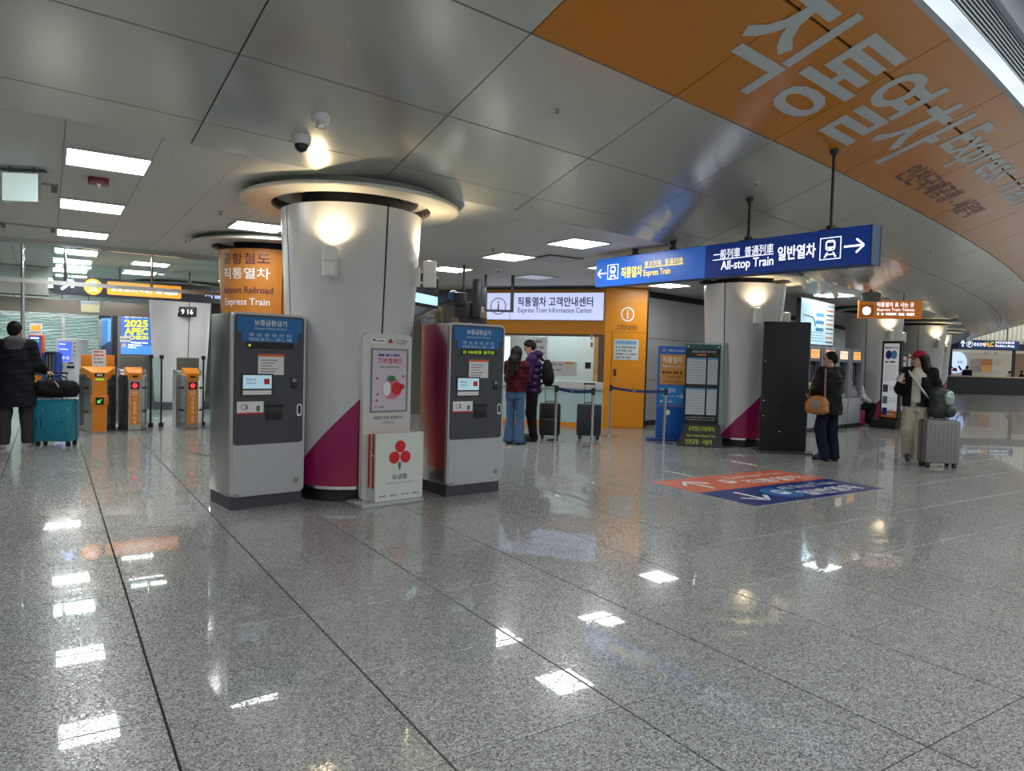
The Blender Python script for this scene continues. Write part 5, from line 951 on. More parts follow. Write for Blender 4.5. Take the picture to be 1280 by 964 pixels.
# ------------------------------------------------------------------ far right: food counter across the concourse
Q0, Q1 = dpt(1160, 44), dpt(1300, 44); fF = Face(Q0, Q1); L = fF.L
sh = fF.thing('food_counter', 'far fast food counter with a black front and a round lit sign', 'shop')
def Z(py, px=1220): return fF.at(px, py)[1]
def X(px, py=450): return fF.at(px, py)[0]
fR = Face(dpt(1160, 46.9), dpt(1300, 46.9)); _o = (fR.p-fF.p)@(fF.q-fF.p)/fF.L
def Xb(px): return fR.at(px, 450)[0]+_o
def Zb(py): return fR.at(1220, py)[1]
MB().box(X(1166), L, 0, 0.6, 0, Z(471.5)).build('counter_front', mat('counter_black', (0.016, 0.016, 0.018), 0.4), sh); MB().box(X(1166), L, -0.05, 0.7, Z(471.5), Z(470)).build('counter_top', mat('counter_cream', (0.55, 0.42, 0.28), 0.4), sh)
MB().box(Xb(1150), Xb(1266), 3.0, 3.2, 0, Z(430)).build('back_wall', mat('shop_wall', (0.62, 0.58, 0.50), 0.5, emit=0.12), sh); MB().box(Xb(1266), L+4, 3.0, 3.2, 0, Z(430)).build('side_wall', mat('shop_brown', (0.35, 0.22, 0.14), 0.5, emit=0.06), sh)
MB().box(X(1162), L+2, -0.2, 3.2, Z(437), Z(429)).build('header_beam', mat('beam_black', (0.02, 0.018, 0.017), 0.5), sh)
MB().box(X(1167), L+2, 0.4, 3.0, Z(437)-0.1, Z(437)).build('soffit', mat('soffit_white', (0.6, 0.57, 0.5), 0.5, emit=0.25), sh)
for px in (1189, 1268): MB().box(X(px)-0.06, X(px)+0.06, 0.0, 0.15, Z(471), Z(437)).build('post', M_BLACK, sh)
dsk = MB().disc(Xb(1195.5), Zb(453.5), 0.70, 2.9, 3.0, 36).build('round_sign', mat('round_sign_blue', (0.45, 0.58, 1.0), 0.4, emit=0.9), sh)
dz = Zb(453.5); dxx = Xb(1195.5); MB().prism([(dxx-0.28, dz-0.58), (dxx+0.12, dz-0.62), (dxx+0.02, dz-0.36), (dxx-0.2, dz-0.38)], 2.88, 2.9).build('red_apron_mark', M_RED, dsk); MB().prism([(dxx+0.18, dz-0.18), (dxx+0.42, dz-0.5), (dxx+0.3, dz-0.55), (dxx+0.12, dz-0.3)], 2.88, 2.9).build('navy_mark', M_MAPL, dsk); MB().prism([(dxx-0.42, dz-0.1), (dxx-0.2, dz-0.35), (dxx-0.3, dz-0.45), (dxx-0.48, dz-0.25)], 2.88, 2.9).build('navy_mark', M_MAPL, dsk); text(dsk, 'KFC', dxx+0.28, dz, 0.16, M_MAPL, y=2.88, bold=0.02)
cols = [(0.22, 0.20, 0.18), (0.30, 0.12, 0.05), (0.33, 0.30, 0.26), (0.20, 0.18, 0.17), (0.42, 0.22, 0.07), (0.36, 0.34, 0.33)]
for k in range(6):
    i, j = k % 3, k//3; xa, xb = Xb(1214+i*13.3), Xb(1226.8+i*13.3); za, zb = Zb(448.5+j*8.2), Zb(456.5+j*8.2); mm = flat(sh, 'menu_board', xa, xb, zb, za, mat('menu_%d' % k, cols[k], 0.5, emit=0.35, var=0.5, vscale=3.5), 2.88, 0.1)
for px, py in ((1246, 441), (1258, 441.5)): MB().cyl((X(px), 1.0, Z(437)-0.25), (X(px), 1.0, Z(437)), 0.1).build('counter_lamp', M_SCONCE, sh)
sgp = Face(dpt(1198, 38), dpt(1271.5, 38)); t = sgp.thing('parking_sign', 'far navy sign pointing to the parking area', 'sign'); z0, z1 = sgp.at(1235, 436)[1], sgp.at(1235, 425.6)[1]; zc_ = (z0+z1)/2
MB().box(0, sgp.L, 0, 0.15, z0, z1).build('sign_box', mat('park_navy', (0.02, 0.06, 0.18), 0.4, emit=0.3), t)
arrow(t, sgp.at(1203.5, 431)[0], zc_, 0.30, 90, M_SW, -0.005, 0.2); px_ = sgp.at(1212, 431)[0]; MB().ring(px_, zc_, 0.15, 0.175, -0.006, -0.001, 24).build('ring_mark', M_SW, t); text(t, 'P', px_, zc_, 0.2, M_SW, y=-0.006, bold=0.03)
sgp.text(t, '주차구역', 1217, 1231, 428.5, 433.5, M_SW, y=-0.006, bold=0.02); sgp.text(t, 'H,C', 1231.5, 1242, 427.5, 434.5, mat('amber_glow', (1.0, 0.55, 0.02), 0.4, emit=0.8), y=-0.006, bold=0.03); sgp.text(t, 'Parking Area', 1244, 1268, 431, 435, M_SW, y=-0.006, bold=0.02); sgp.text(t, '停车区域 駐車区域', 1244, 1268, 426.8, 430, M_SW, y=-0.006)
for x in (0.6, sgp.L-0.6): MB().cyl((x, 0.07, z1), (x, 0.07, 4.6), 0.025, n=8).build('hanger_rod', M_BLACK, t)
# bright slatted screen wall above the shops
sw = struct('wall_7', MB().box(-6, 14, 0.3, 0.5, 0, 9.0), mat('screen_wall_back', (0.45, 0.44, 0.40), 0.6), 'pale slatted wall above the far shops'); Pq = dpt(1160, 49); sw.location = (Pq[0], Pq[1], 0); sw.rotation_euler = (0, 0, rad(fF.ang))
gl = MB().box(-5.5, 13.5, 0.26, 0.3, 3.6, 8.6).build('window_glazing', mat('glazing_daylight', (0.80, 0.90, 1.0), 0.2, emit=1.6), sw)
for k in range(56): MB().box(-4+k*0.30, -3.86+k*0.30, 0.0, 0.26, 3.3, 8.0).build('slat', mat('slat_cream', (0.60, 0.55, 0.44), 0.5), sw)

P = EYE+ray(1172, 410)*24.0; t = thing('exit_lamp', 'small teal lit box hung near the last columns', 'exit light', (P[0], P[1], 0), -35); MB().box(-0.13, 0.13, 0, 0.06, P[2]-0.16, P[2]+0.16, 0.01).build('case', mat('teal_glow', (0.05, 0.55, 0.48), 0.4, emit=0.6), t); MB().cyl((0, 0.03, P[2]+0.15), (0, 0.03, 3.05), 0.03, n=8).build('stem', M_DKGREY, t)

# ------------------------------------------------------------------ luggage
def rshell(w, d, h, r, ribs=0):     # upright case with rounded corners, local origin at its base centre
    m = MB(); m.rrect(-w/2, w/2, -d/2, d/2, r, 0.03, h-0.03, 'xy', 6); m.rrect(-w/2+0.025, w/2-0.025, -d/2+0.025, d/2-0.025, max(0.01, r-0.02), 0.0, h, 'xy', 6); return m
def suitcase(label, loc, rz, w, d, h, col, rough=0.35, handle=0.3, studs=False, soft=False):
    t = thing('suitcase', label, 'suitcase', loc, rz, None); mc = mat('case_'+label[:14].replace(' ', '_'), col, rough, var=0.06); z0 = 0.065
    b = MB(); b.box(-w/2, w/2, -d/2, d/2, z0, h, 0.045); b.build('shell', mc, t, smooth=50)
    if soft:
        MB().box(-w/2+0.04, w/2-0.04, -d/2-0.03, -d/2+0.01, z0+0.06, z0+(h-z0)*0.55, 0.02).build('front_pocket', mc, t); MB().box(-w/2+0.05, w/2-0.05, -d/2-0.02, -d/2+0.01, z0+(h-z0)*0.6, h-0.06, 0.015).build('upper_pocket', mc, t)
        MB().box(-w/2+0.05, w/2-0.05, -d/2-0.034, -d/2-0.028, z0+(h-z0)*0.5, z0+(h-z0)*0.51).build('zip', M_GREY, t)
    else:
        for k in range(7):
            x = -w/2+0.07+(w-0.14)*k/6
            MB().box(x-0.008, x+0.008, -d/2-0.004, d/2+0.004, z0+0.06, h-0.06, 0.003).build('rib', mc, t)
        MB().box(-w/2-0.003, w/2+0.003, -0.008, 0.008, z0-0.002, h+0.003, 0.002).build('zip_seam', mat('seam_dark', (0.02, 0.02, 0.022), 0.5), t)
    for sx_ in (-1, 1):
        for sy_ in (-1, 1):
            x, y = sx_*(w/2-0.055), sy_*(d/2-0.045)
            wh = MB().cyl((x-0.02, y, 0.032), (x+0.02, y, 0.032), 0.032, n=14).build('wheel', M_BLACK, t); MB().box(x-0.026, x+0.026, y-0.02, y+0.02, 0.035, z0+0.01, 0.004).build('caster_fork', M_BLACK, t)
    MB().tube([(-0.08, 0, h-0.005), (-0.07, 0, h+0.03), (0.07, 0, h+0.03), (0.08, 0, h-0.005)], 0.011, 8).build('carry_handle', M_BLACK, t)
    if handle:
        for x in (-0.085, 0.085): MB().cyl((x, d/2-0.05, h-0.02), (x, d/2-0.05, h+handle), 0.008, n=8).build('handle_tube', M_STEEL, t)
        MB().box(-0.105, 0.105, d/2-0.065, d/2-0.035, h+handle-0.005, h+handle+0.025, 0.008).build('grip', M_BLACK, t)
    if studs:
        sh_ = MB(); MB().box(-w/2+0.05, -w/2+0.065, -d/2-0.02, -d/2+0.002, 0.28, 0.40, 0.004).build('side_handle', mat('handle_navy', (0.01, 0.05, 0.12), 0.4), t); MB().box(-w/2+0.11, -w/2+0.125, -d/2-0.02, -d/2+0.002, 0.28, 0.40, 0.004).build('side_handle', MATS['handle_navy'], t)
        for x, z in ((-0.12, 0.52), (0.06, 0.50), (0.19, 0.24), (0.06, 0.2), (0.20, 0.53)): MB().disc(x, z, 0.012, -d/2-0.008, -d/2, 10).build('stud', mat('stud_gold', (0.55, 0.45, 0.12), 0.3, 0.8), t)
        MB().prism([(0.10, 0.34), (0.15, 0.34), (0.135, 0.365), (0.125, 0.36), (0.115, 0.365)], -d/2-0.008, -d/2).build('badge', MATS['handle_navy'], t)
    return t
P = EYE+ray(71, 559)*10.15
suitcase('teal hard suitcase with gold studs beside the man in the long coat', (P[0], P[1]+0.08, 0), -24, 0.50, 0.30, 0.665, (0.012, 0.22, 0.33), 0.3, 0.36, studs=True)
TEAL = Vector((P[0], P[1]+0.08, 0))
P = G(1178, 585); suitcase('grey hard suitcase pulled by the traveller in the red cap', (P[0]+0.05, P[1]+0.10, 0), -38, 0.48, 0.30, 0.70, (0.22, 0.215, 0.20), 0.4, 0.34); GREYC = Vector((P[0]+0.05, P[1]+0.10, 0))
P = EYE+ray(686, 551)*12.85; suitcase('black soft suitcase standing behind the man in the purple jacket', (P[0]+0.02, P[1]+0.02, 0), -30, 0.37, 0.24, 0.64, (0.014, 0.012, 0.013), 0.7, 0.30, soft=True)
P = G(737, 549.5); suitcase('lone black suitcase with raised handle waiting at the counter', (P[0]+0.05, P[1]+0.1, 0), -32, 0.43, 0.26, 0.63, (0.014, 0.017, 0.026), 0.5, 0.36)

# ------------------------------------------------------------------ organic shapes: a blended distance field, meshed by surface nets
def nets(d, o, vx):
    s = d < 0; n = np.array(d.shape); c = np.zeros(n-1, np.int8)
    for i in (0, 1):
        for j in (0, 1):
            for k in (0, 1): c += s[i:n[0]-1+i, j:n[1]-1+j, k:n[2]-1+k]
    act = np.argwhere((c > 0) & (c < 8)); idx = -np.ones(n-1, np.int64); idx[tuple(act.T)] = np.arange(len(act))
    acc = np.zeros((len(act), 3)); cnt = np.zeros(len(act)); cor = [(i, j, k) for i in (0, 1) for j in (0, 1) for k in (0, 1)]
    for a in cor:
        for ax in range(3):
            if a[ax]: continue
            b = list(a); b[ax] = 1; va = d[tuple((act+a).T)]; vb = d[tuple((act+b).T)]; m = (va < 0) != (vb < 0)
            t = np.where(m, va/np.where(m, va-vb, 1), 0); p = np.tile(np.array(a, float), (len(act), 1)); p[:, ax] += t; acc[m] += p[m]; cnt[m] += 1
    V = o+(act+acc/np.maximum(cnt, 1)[:, None])*vx; Q = []
    for ax in range(3):
        sl0 = [slice(1, -1)]*3; sl0[ax] = slice(0, -1); sl1 = [slice(1, -1)]*3; sl1[ax] = slice(1, None)
        A, B = s[tuple(sl0)], s[tuple(sl1)]; e = np.argwhere(A != B); e2 = e.copy(); u, w = [(1, 2), (2, 0), (0, 1)][ax]
        e2[:, u] += 1; e2[:, w] += 1
        def cell(du, dw):
            q = e2.copy(); q[:, u] -= du; q[:, w] -= dw; return idx[tuple(q.T)]
        quad = np.stack([cell(1, 1), cell(0, 1), cell(0, 0), cell(1, 0)], 1); inside = A[tuple(e.T)]
        quad[~inside] = quad[~inside][:, ::-1]; Q.append(quad)
    return V, np.concatenate(Q)
class SDF:
    def __init__(s, k=0.03): s.p = []; s.k = k; s.cuts = []; s.wr = 0.0
    def cone(s, a, b, ra, rb=None, k=None): s.p.append(('c', np.array(a, float), np.array(b, float), ra, ra if rb is None else rb, k)); return s
    def ell(s, c, r, k=None, yaw=0.0, pitch=0.0): s.p.append(('e', np.array(c, float), np.array(r, float), yaw, pitch, k)); return s
    def tub(s, c0, r0, c1, r1, k=None): s.p.append(('t', np.array(c0, float), np.array(r0, float), np.array(c1, float), np.array(r1, float), k)); return s
    def cut(s, n, d): s.cuts.append((np.array(n, float), d)); return s     # keep n.p <= d
    def build(s, name, m, parent, vx=0.011, xf=None, label=None):
        lo, hi = [], []
        for p in s.p:
            if p[0] == 'c': r = max(p[3], p[4]); lo.append(np.minimum(p[1], p[2])-r); hi.append(np.maximum(p[1], p[2])+r)
            elif p[0] == 'e': r = max(p[2]); lo.append(p[1]-r); hi.append(p[1]+r)
            else: r = max(max(p[2]), max(p[4])); lo.append(np.minimum(p[1], p[3])-[r, r, 0]); hi.append(np.maximum(p[1], p[3])+[r, r, 0])
        L0 = np.min(lo, 0)-4*vx; H0 = np.max(hi, 0)+4*vx; n = np.ceil((H0-L0)/vx).astype(int)+1
        ax = [L0[i]+np.arange(n[i])*vx for i in range(3)]; D = np.full(n, 0.25)
        for p, l, h in zip(s.p, lo, hi):
            k = p[-1] or s.k; i0 = np.maximum(0, ((l-k-3*vx-L0)/vx).astype(int)); i1 = np.minimum(n, ((h+k+3*vx-L0)/vx).astype(int)+2)
            X, Y, Z = np.meshgrid(*[ax[q][i0[q]:i1[q]] for q in range(3)], indexing='ij', sparse=True)
            if p[0] == 'c':
                a, b = p[1], p[2]; ba = b-a; L2 = max(ba@ba, 1e-9); t = np.clip(((X-a[0])*ba[0]+(Y-a[1])*ba[1]+(Z-a[2])*ba[2])/L2, 0, 1)
                d = np.sqrt((X-a[0]-t*ba[0])**2+(Y-a[1]-t*ba[1])**2+(Z-a[2]-t*ba[2])**2)-(p[3]+(p[4]-p[3])*t)
            elif p[0] == 'e':
                x, y, z = X-p[1][0], Y-p[1][1], Z-p[1][2]; cy, sy = math.cos(p[3]), math.sin(p[3]); x, y = x*cy+y*sy, -x*sy+y*cy; cp, sp = math.cos(p[4]), math.sin(p[4]); y, z = y*cp+z*sp, -y*sp+z*cp
                r = p[2]; q = np.sqrt((x/r[0])**2+(y/r[1])**2+(z/r[2])**2); g = np.sqrt((x/r[0]**2)**2+(y/r[1]**2)**2+(z/r[2]**2)**2)+1e-6; d = q*(q-1)/g
            else:
                z0, z1 = p[1][2], p[3][2]; t = np.clip((Z-z0)/(z1-z0), 0, 1); rx = p[2][0]+(p[4][0]-p[2][0])*t; ry = p[2][1]+(p[4][1]-p[2][1])*t
                d = (np.sqrt(((X-p[1][0]-(p[3][0]-p[1][0])*t)/rx)**2+((Y-p[1][1]-(p[3][1]-p[1][1])*t)/ry)**2)-1)*np.minimum(rx, ry); d = np.maximum(d, np.maximum(min(z0, z1)-Z, Z-max(z0, z1)))
            S = tuple(slice(a_, b_) for a_, b_ in zip(i0, i1)); o = D[S]; hh = np.maximum(k-np.abs(o-d), 0)/k; D[S] = np.minimum(o, d)-hh*hh*k*0.25
        X, Y, Z = np.meshgrid(*ax, indexing='ij', sparse=True)
        if s.wr: D = D+s.wr*(np.sin(23*Z+9*X)*np.sin(31*X+7*Y)+0.7*np.sin(47*Z-19*Y)*np.sin(17*X+29*Z))
        for nn, dd in s.cuts: D = np.maximum(D, nn[0]*X+nn[1]*Y+nn[2]*Z-dd)
        V, Q = nets(D, L0, vx)
        if xf is not None: V = V@xf[0].T+xf[1]
        me = bpy.data.meshes.new(name); me.from_pydata(V.tolist(), [], Q.tolist()); me.materials.append(m); me.polygons.foreach_set('use_smooth', [True]*len(Q)); me.update()
        return link(name, me, parent, label)

M_SKIN = mat('skin', (0.55, 0.32, 0.22), 0.5, var=0.05); M_HAIR = mat('black_hair', (0.012, 0.010, 0.009), 0.45, spec=0.12, bump=0.4, bscale=90)
def hand(S, w, dr, pal, side, curl=0.5, g=1.0):     # palm, four fingers and a thumb
    w = np.array(w, float); dr = np.array(dr, float); dr /= np.linalg.norm(dr); pal = np.array(pal, float); pal -= dr*(pal@dr); pal /= np.linalg.norm(pal); lat = np.cross(dr, pal)*side
    c = w+dr*0.05*g; S.cone(w, w+dr*0.03*g, 0.024*g, 0.026*g, 0.015)
    for q in (-0.022, 0.0, 0.022): S.cone(w+dr*0.02*g+lat*q*0.8*g, w+dr*0.085*g+lat*q*g, 0.016*g, 0.014*g, 0.012)
    for q, ln in zip((-0.030, -0.010, 0.010, 0.029), (0.068, 0.078, 0.073, 0.056)):
        a = w+dr*0.085*g+lat*q*g; p = a
        for i, f in enumerate((0.45, 0.32, 0.26)):
            th = curl*(0.5+0.8*i); v = dr*math.cos(th)+pal*math.sin(th); b = p+v*ln*f*1.1*g; S.cone(p, b, (0.0098-0.0008*i)*g, (0.0092-0.0008*i)*g, 0.004); p = b
    a = w+dr*0.03*g-lat*0.024*g; b = a+(dr*0.6-lat*0.65+pal*0.35)*0.045*g; c2 = b+(dr*0.85-lat*0.15+pal*0.4)*0.035*g; S.cone(a, b, 0.0125*g, 0.011*g, 0.01).cone(b, c2, 0.0105*g, 0.0085*g, 0.004)
def person(label, loc, rz, H=1.72, J=None, headyaw=0.0, headpitch=0.0, build=1.0, vx=0.010, skin=None, face=True, lean=0.0, handopt=None):
    s = H/1.72; J0 = dict(pel=(0, 0, 0.93), chest=(0, 0, 1.27), neck=(0, 0.01, 1.44), head=(0, -0.02, 1.60), shR=(-0.175, 0.005, 1.395), shL=(0.175, 0.005, 1.395), elR=(-0.22, 0.02, 1.12), elL=(0.22, 0.02, 1.12), wrR=(-0.22, -0.05, 0.88), wrL=(0.22, -0.05, 0.88),
        hipR=(-0.085, 0, 0.90), hipL=(0.085, 0, 0.90), knR=(-0.095, -0.015, 0.49), knL=(0.095, -0.015, 0.49), anR=(-0.10, 0.02, 0.085), anL=(0.10, 0.02, 0.085), toR=(-0.12, -0.17, 0.035), toL=(0.12, -0.17, 0.035))
    for k, v in (J or {}).items(): J0[k] = tuple(c/s for c in v) if k in () else v
    J = {k: np.array(v, float)*s for k, v in J0.items()}
    B = SDF(0.035*s); g = s*build
    B.ell(J['chest'], (0.145*g, 0.095*g, 0.19*s)).ell((J['pel']+J['chest'])/2+[0, 0, -0.02], (0.125*g, 0.09*g, 0.17*s)).ell(J['pel'], (0.148*g, 0.105*g, 0.12*s)).cone(J['shR'], J['shL'], 0.055*g).cone(J['neck']-[0, 0, 0.05*s], J['head']-[0, -0.01, 0.06*s], 0.055*s, 0.05*s, 0.02)
    for q in 'RL':
        B.cone(J['sh'+q], J['el'+q], 0.05*g, 0.04*g).cone(J['el'+q], J['wr'+q], 0.038*g, 0.026*g, 0.02); B.cone(J['hip'+q], J['kn'+q], 0.082*g, 0.054*g).cone(J['kn'+q], J['an'+q], 0.05*g, 0.036*g, 0.02)
        B.cone(J['an'+q]+[0, 0.02, -0.04*s], J['to'+q], 0.032*s, 0.028*s, 0.02)
        ho = (handopt or {}).get(q, {}); fd = J['wr'+q]-J['el'+q]; hand(B, J['wr'+q], ho.get('dir', fd), ho.get('pal', (1 if q == 'R' else -1, -0.2, 0)), 1 if q == 'R' else -1, ho.get('curl', 0.55), s)
    yaw, pit = rad(headyaw), rad(headpitch); hc = J['head']; ch, sh_ = math.cos(yaw), math.sin(yaw)
    def hd(x, y, z):       # head-local (front = -y) to body
        cp, sp = math.cos(pit), math.sin(pit); y, z = y*cp-z*sp, y*sp+z*cp; return hc+np.array([x*ch-y*sh_, x*sh_+y*ch, z])*s
    B.ell(hd(0, 0.012, 0.03), np.array((0.074, 0.094, 0.088))*s, 0.02, yaw, 0).ell(hd(0, -0.018, -0.045), np.array((0.055, 0.066, 0.07))*s, 0.03, yaw, 0)
    if face:
        B.cone(hd(0, -0.082, 0.012), hd(0, -0.100, -0.018), 0.008*s, 0.013*s, 0.012).ell(hd(0, -0.080, -0.058), np.array((0.024, 0.014, 0.012))*s, 0.012, yaw).ell(hd(0, -0.072, -0.092), np.array((0.022, 0.018, 0.016))*s, 0.02, yaw)
        for e in (-1, 1): B.ell(hd(e*0.076, 0.012, -0.012), np.array((0.012, 0.024, 0.032))*s, 0.008, yaw)
    o = B.build('person', skin or M_SKIN, None, vx); o.location = (loc[0], loc[1], loc[2] if len(loc) > 2 else 0); o.rotation_euler = (0, 0, rad(rz)); tag(o, label, 'person')
    if face:
        for e in (-1, 1):
            MB().sphere(hd(e*0.031, -0.083, 0.012), 0.0095*s, 8, 6).build('eye', mat('eye_dark', (0.02, 0.015, 0.012), 0.2), o); MB().tube([hd(e*0.017, -0.092, 0.034), hd(e*0.032, -0.090, 0.040), hd(e*0.048, -0.078, 0.034)], 0.0042*s, 6).build('eyebrow', M_HAIR, o)
        MB().tube([hd(-0.022, -0.086, -0.056), hd(0, -0.094, -0.054), hd(0.022, -0.086, -0.056)], 0.005*s, 6).build('mouth', mat('lip', (0.38, 0.12, 0.10), 0.4), o)
    return o, J, hd, s
def sleeve(S, J, q, r0, r1, ext=0.0):
    S.cone(J['sh'+q], J['el'+q], r0, (r0+r1)/2).cone(J['el'+q], J['wr'+q]-(J['wr'+q]-J['el'+q])*0.04, (r0+r1)/2, r1)
def trousers(o, J, m, rh=0.10, rk=0.075, ra=0.062, s=1.0, zend=0.05, wr=0.004, name='trousers', top=0.06):
    T = SDF(0.03); T.wr = wr; T.tub(J['pel']+[0, 0, -0.12*s], (0.165*s, 0.125*s), J['pel']+[0, 0, top], (0.15*s, 0.115*s))
    for q in 'RL': T.cone(J['hip'+q], J['kn'+q], rh*s, rk*s).cone(J['kn'+q], J['an'+q]+[0, 0, -0.01], rk*s, ra*s)
    T.cut((0, 0, -1), -zend); return T.build(name, m, o, 0.011)
def shoes(o, J, m, sole=None, s=1.0):
    for q in 'RL':
        S = SDF(0.025); an, to = J['an'+q], J['to'+q]; zf = min(an[2]-0.085, to[2]-0.035); S.cone(an+[0, 0.025, -0.045], an*0.4+to*0.6+[0, 0, 0.012], 0.042*s, 0.045*s).cone(an*0.5+to*0.5, to, 0.045*s, 0.038*s).cone(an+[0, 0, 0.0], an+[0, 0.02, -0.04], 0.042*s); S.cut((0, 0, -1), -(zf+0.004))
        sh_ = S.build('shoe', m, o, 0.009)
def hairshort(o, hd, s, m=M_HAIR, long=0.0, back=0.0, fringe=0.0):
    S = SDF(0.03); S.ell(hd(0, 0.022, 0.048), np.array((0.086, 0.100, 0.086))*s, 0.02); S.ell(hd(0, 0.065, 0.0), np.array((0.072, 0.05, 0.08))*s, 0.03)
    if fringe: S.cone(hd(-0.05, -0.06, 0.07), hd(0.05, -0.06, 0.07), 0.03*s)
    for e in (-1, 1): S.cone(hd(e*0.072, 0.01, 0.03), hd(e*0.07, 0.02, -0.01), 0.018*s, 0.012*s)
    if long:
        S.cone(hd(0, 0.07, 0.0), hd(0, 0.10, -0.16), 0.075*s, 0.085*s, 0.05).cone(hd(0, 0.10, -0.16), hd(0, 0.11, -0.16-long), 0.085*s, 0.06*s, 0.05)
        for e in (-1, 1): S.cone(hd(e*0.06, 0.03, 0.0), hd(e*0.085, 0.05, -0.16-long*0.6), 0.045*s, 0.045*s, 0.04)
    S.wr = 0.003; return S.build('hair', m, o, 0.009)
def tolocal(P, loc, rz, z=None):
    a = rad(-rz); x, y = P[0]-loc[0], P[1]-loc[1]; return np.array([x*math.cos(a)-y*math.sin(a), x*math.sin(a)+y*math.cos(a), P[2]])

# man in a long coat, seen from behind, one hand on the teal suitcase
loc = (-0.40, 12.02, 0); rz = 176
grip = tolocal((TEAL.x-0.06, TEAL.y+0.06, 1.03), loc, rz)
o, J, hd, s = person('person seen from behind in a long dark coat, hand on the teal suitcase', loc, rz, 1.74, dict(elR=(-0.25, -0.02, 1.13), wrR=tuple((grip+[0.085, 0.02, 0.03])/(1.74/1.72)), elL=(0.22, -0.03, 1.13), wrL=(0.20, -0.16, 0.95), anR=(-0.15, -0.04, 0.085), toR=(-0.19, -0.22, 0.035), anL=(0.12, 0.07, 0.085), toL=(0.17, -0.11, 0.035), knR=(-0.125, -0.05, 0.49), knL=(0.11, 0.02, 0.49)), headyaw=-12, handopt=dict(R=dict(dir=(-1, 0.0, -0.35), pal=(-0.3, 0, -1), curl=0.9)))
C_ = SDF(0.05); C_.wr = 0.006; C_.ell(J['chest']+[0, 0.01, 0.02], (0.20, 0.145, 0.22)).tub((0, 0.0, 0.56), (0.255, 0.185), (0, 0, 1.25), (0.20, 0.145)).cone(J['shR'], J['shL'], 0.085); sleeve(C_, J, 'R', 0.085, 0.058); sleeve(C_, J, 'L', 0.085, 0.058); C_.cut((0, 0, -1), -0.57)
C_.build('coat', mat('coat_navy_black', (0.012, 0.013, 0.019), 0.75, spec=0.12, var=0.2), o); Hd = SDF(0.04); Hd.wr = 0.004; Hd.ell(J['neck']+[0, 0.075, 0.02], (0.135, 0.085, 0.07)).cone(J['neck']+[-0.09, 0.0, 0.03], J['neck']+[0.09, 0.0, 0.03], 0.045).ell(J['neck']+[0, 0.10, -0.05], (0.11, 0.05, 0.09)); Hd.build('hood', mat('hood_grey', (0.09, 0.09, 0.10), 0.85, spec=0.12, var=0.15), o)
trousers(o, J, mat('trousers_charcoal', (0.045, 0.045, 0.048), 0.8, spec=0.12), 0.10, 0.085, 0.075, s); shoes(o, J, mat('shoe_offwhite', (0.55, 0.54, 0.50), 0.6)); hairshort(o, hd, s)

# pair at the booth
loc = (6.50, 9.90, 0); rz = 118
o, J, hd, s = person('person with long dark hair in a burgundy jacket and flared blue jeans', loc, rz, 1.62, dict(elR=(-0.20, -0.06, 1.14), wrR=(-0.12, -0.22, 1.12), elL=(0.20, -0.06, 1.14), wrL=(0.12, -0.22, 1.10)), headpitch=14, build=0.9)
C_ = SDF(0.045); C_.wr = 0.006; C_.ell(J['chest']+[0, 0.005, 0.0], (0.17, 0.13, 0.20)).tub((0, 0, 0.86), (0.18, 0.14), (0, 0, 1.2), (0.17, 0.13)).cone(J['shR'], J['shL'], 0.068); sleeve(C_, J, 'R', 0.066, 0.046); sleeve(C_, J, 'L', 0.066, 0.046); C_.cut((0, 0, -1), -0.88); C_.build('jacket', mat('burgundy_cloth', (0.065, 0.008, 0.013), 0.6, spec=0.12, var=0.2), o)
trousers(o, J, mat('blue_denim', (0.07, 0.13, 0.25), 0.8, spec=0.12, var=0.15, vscale=20), 0.095, 0.072, 0.10, s, 0.035); shoes(o, J, mat('shoe_black', (0.02, 0.02, 0.022), 0.5)); hairshort(o, hd, s, long=0.26)
loc = (7.02, 10.16, 0); rz = 228
o, J, hd, s = person('person in a purple puffer jacket looking down at a phone', loc, rz, 1.76, dict(elR=(-0.23, -0.05, 1.13), wrR=(-0.06, -0.27, 1.13), elL=(0.23, -0.05, 1.13), wrL=(0.05, -0.27, 1.12), head=(0, -0.07, 1.585), neck=(0, -0.01, 1.44), toR=(-0.13, -0.19, 0.035), anL=(0.10, 0.06, 0.085), toL=(0.13, -0.13, 0.035)), headpitch=24, handopt=dict(R=dict(pal=(0.4, 0, 0.9), curl=0.7), L=dict(pal=(-0.4, 0, 0.9), curl=0.7)))
C_ = SDF(0.05); C_.wr = 0.0; C_.cone(J['shR'], J['shL'], 0.085)
for z in (0.86, 0.97, 1.08, 1.19, 1.30): C_.ell((0, 0.0, z*s), (0.205, 0.160, 0.085), 0.03)
for q in 'RL':
    for a_, b_, r_ in (('sh', 'el', 0.082), ('el', 'wr', 0.068)):
        for t_ in (0.1, 0.4, 0.7, 0.95): C_.ell(J[a_+q]*(1-t_)+J[b_+q]*t_, (r_, r_, r_), 0.03)
C_.build('puffer_jacket', mat('purple_nylon', (0.035, 0.014, 0.075), 0.42, spec=0.12), o); Hd = SDF(0.04); Hd.ell(J['neck']+[0, 0.085, 0.03], (0.13, 0.09, 0.075)).cone(J['neck']+[-0.085, -0.02, 0.02], J['neck']+[0.085, -0.02, 0.02], 0.045); Hd.build('hood', MATS['purple_nylon'], o)
trousers(o, J, mat('trousers_black', (0.012, 0.012, 0.014), 0.8, spec=0.12), 0.098, 0.08, 0.072, s); shoes(o, J, MATS['shoe_black']); hairshort(o, hd, s)
a_ = rad(rz); wp = Vector((loc[0], loc[1], 0))
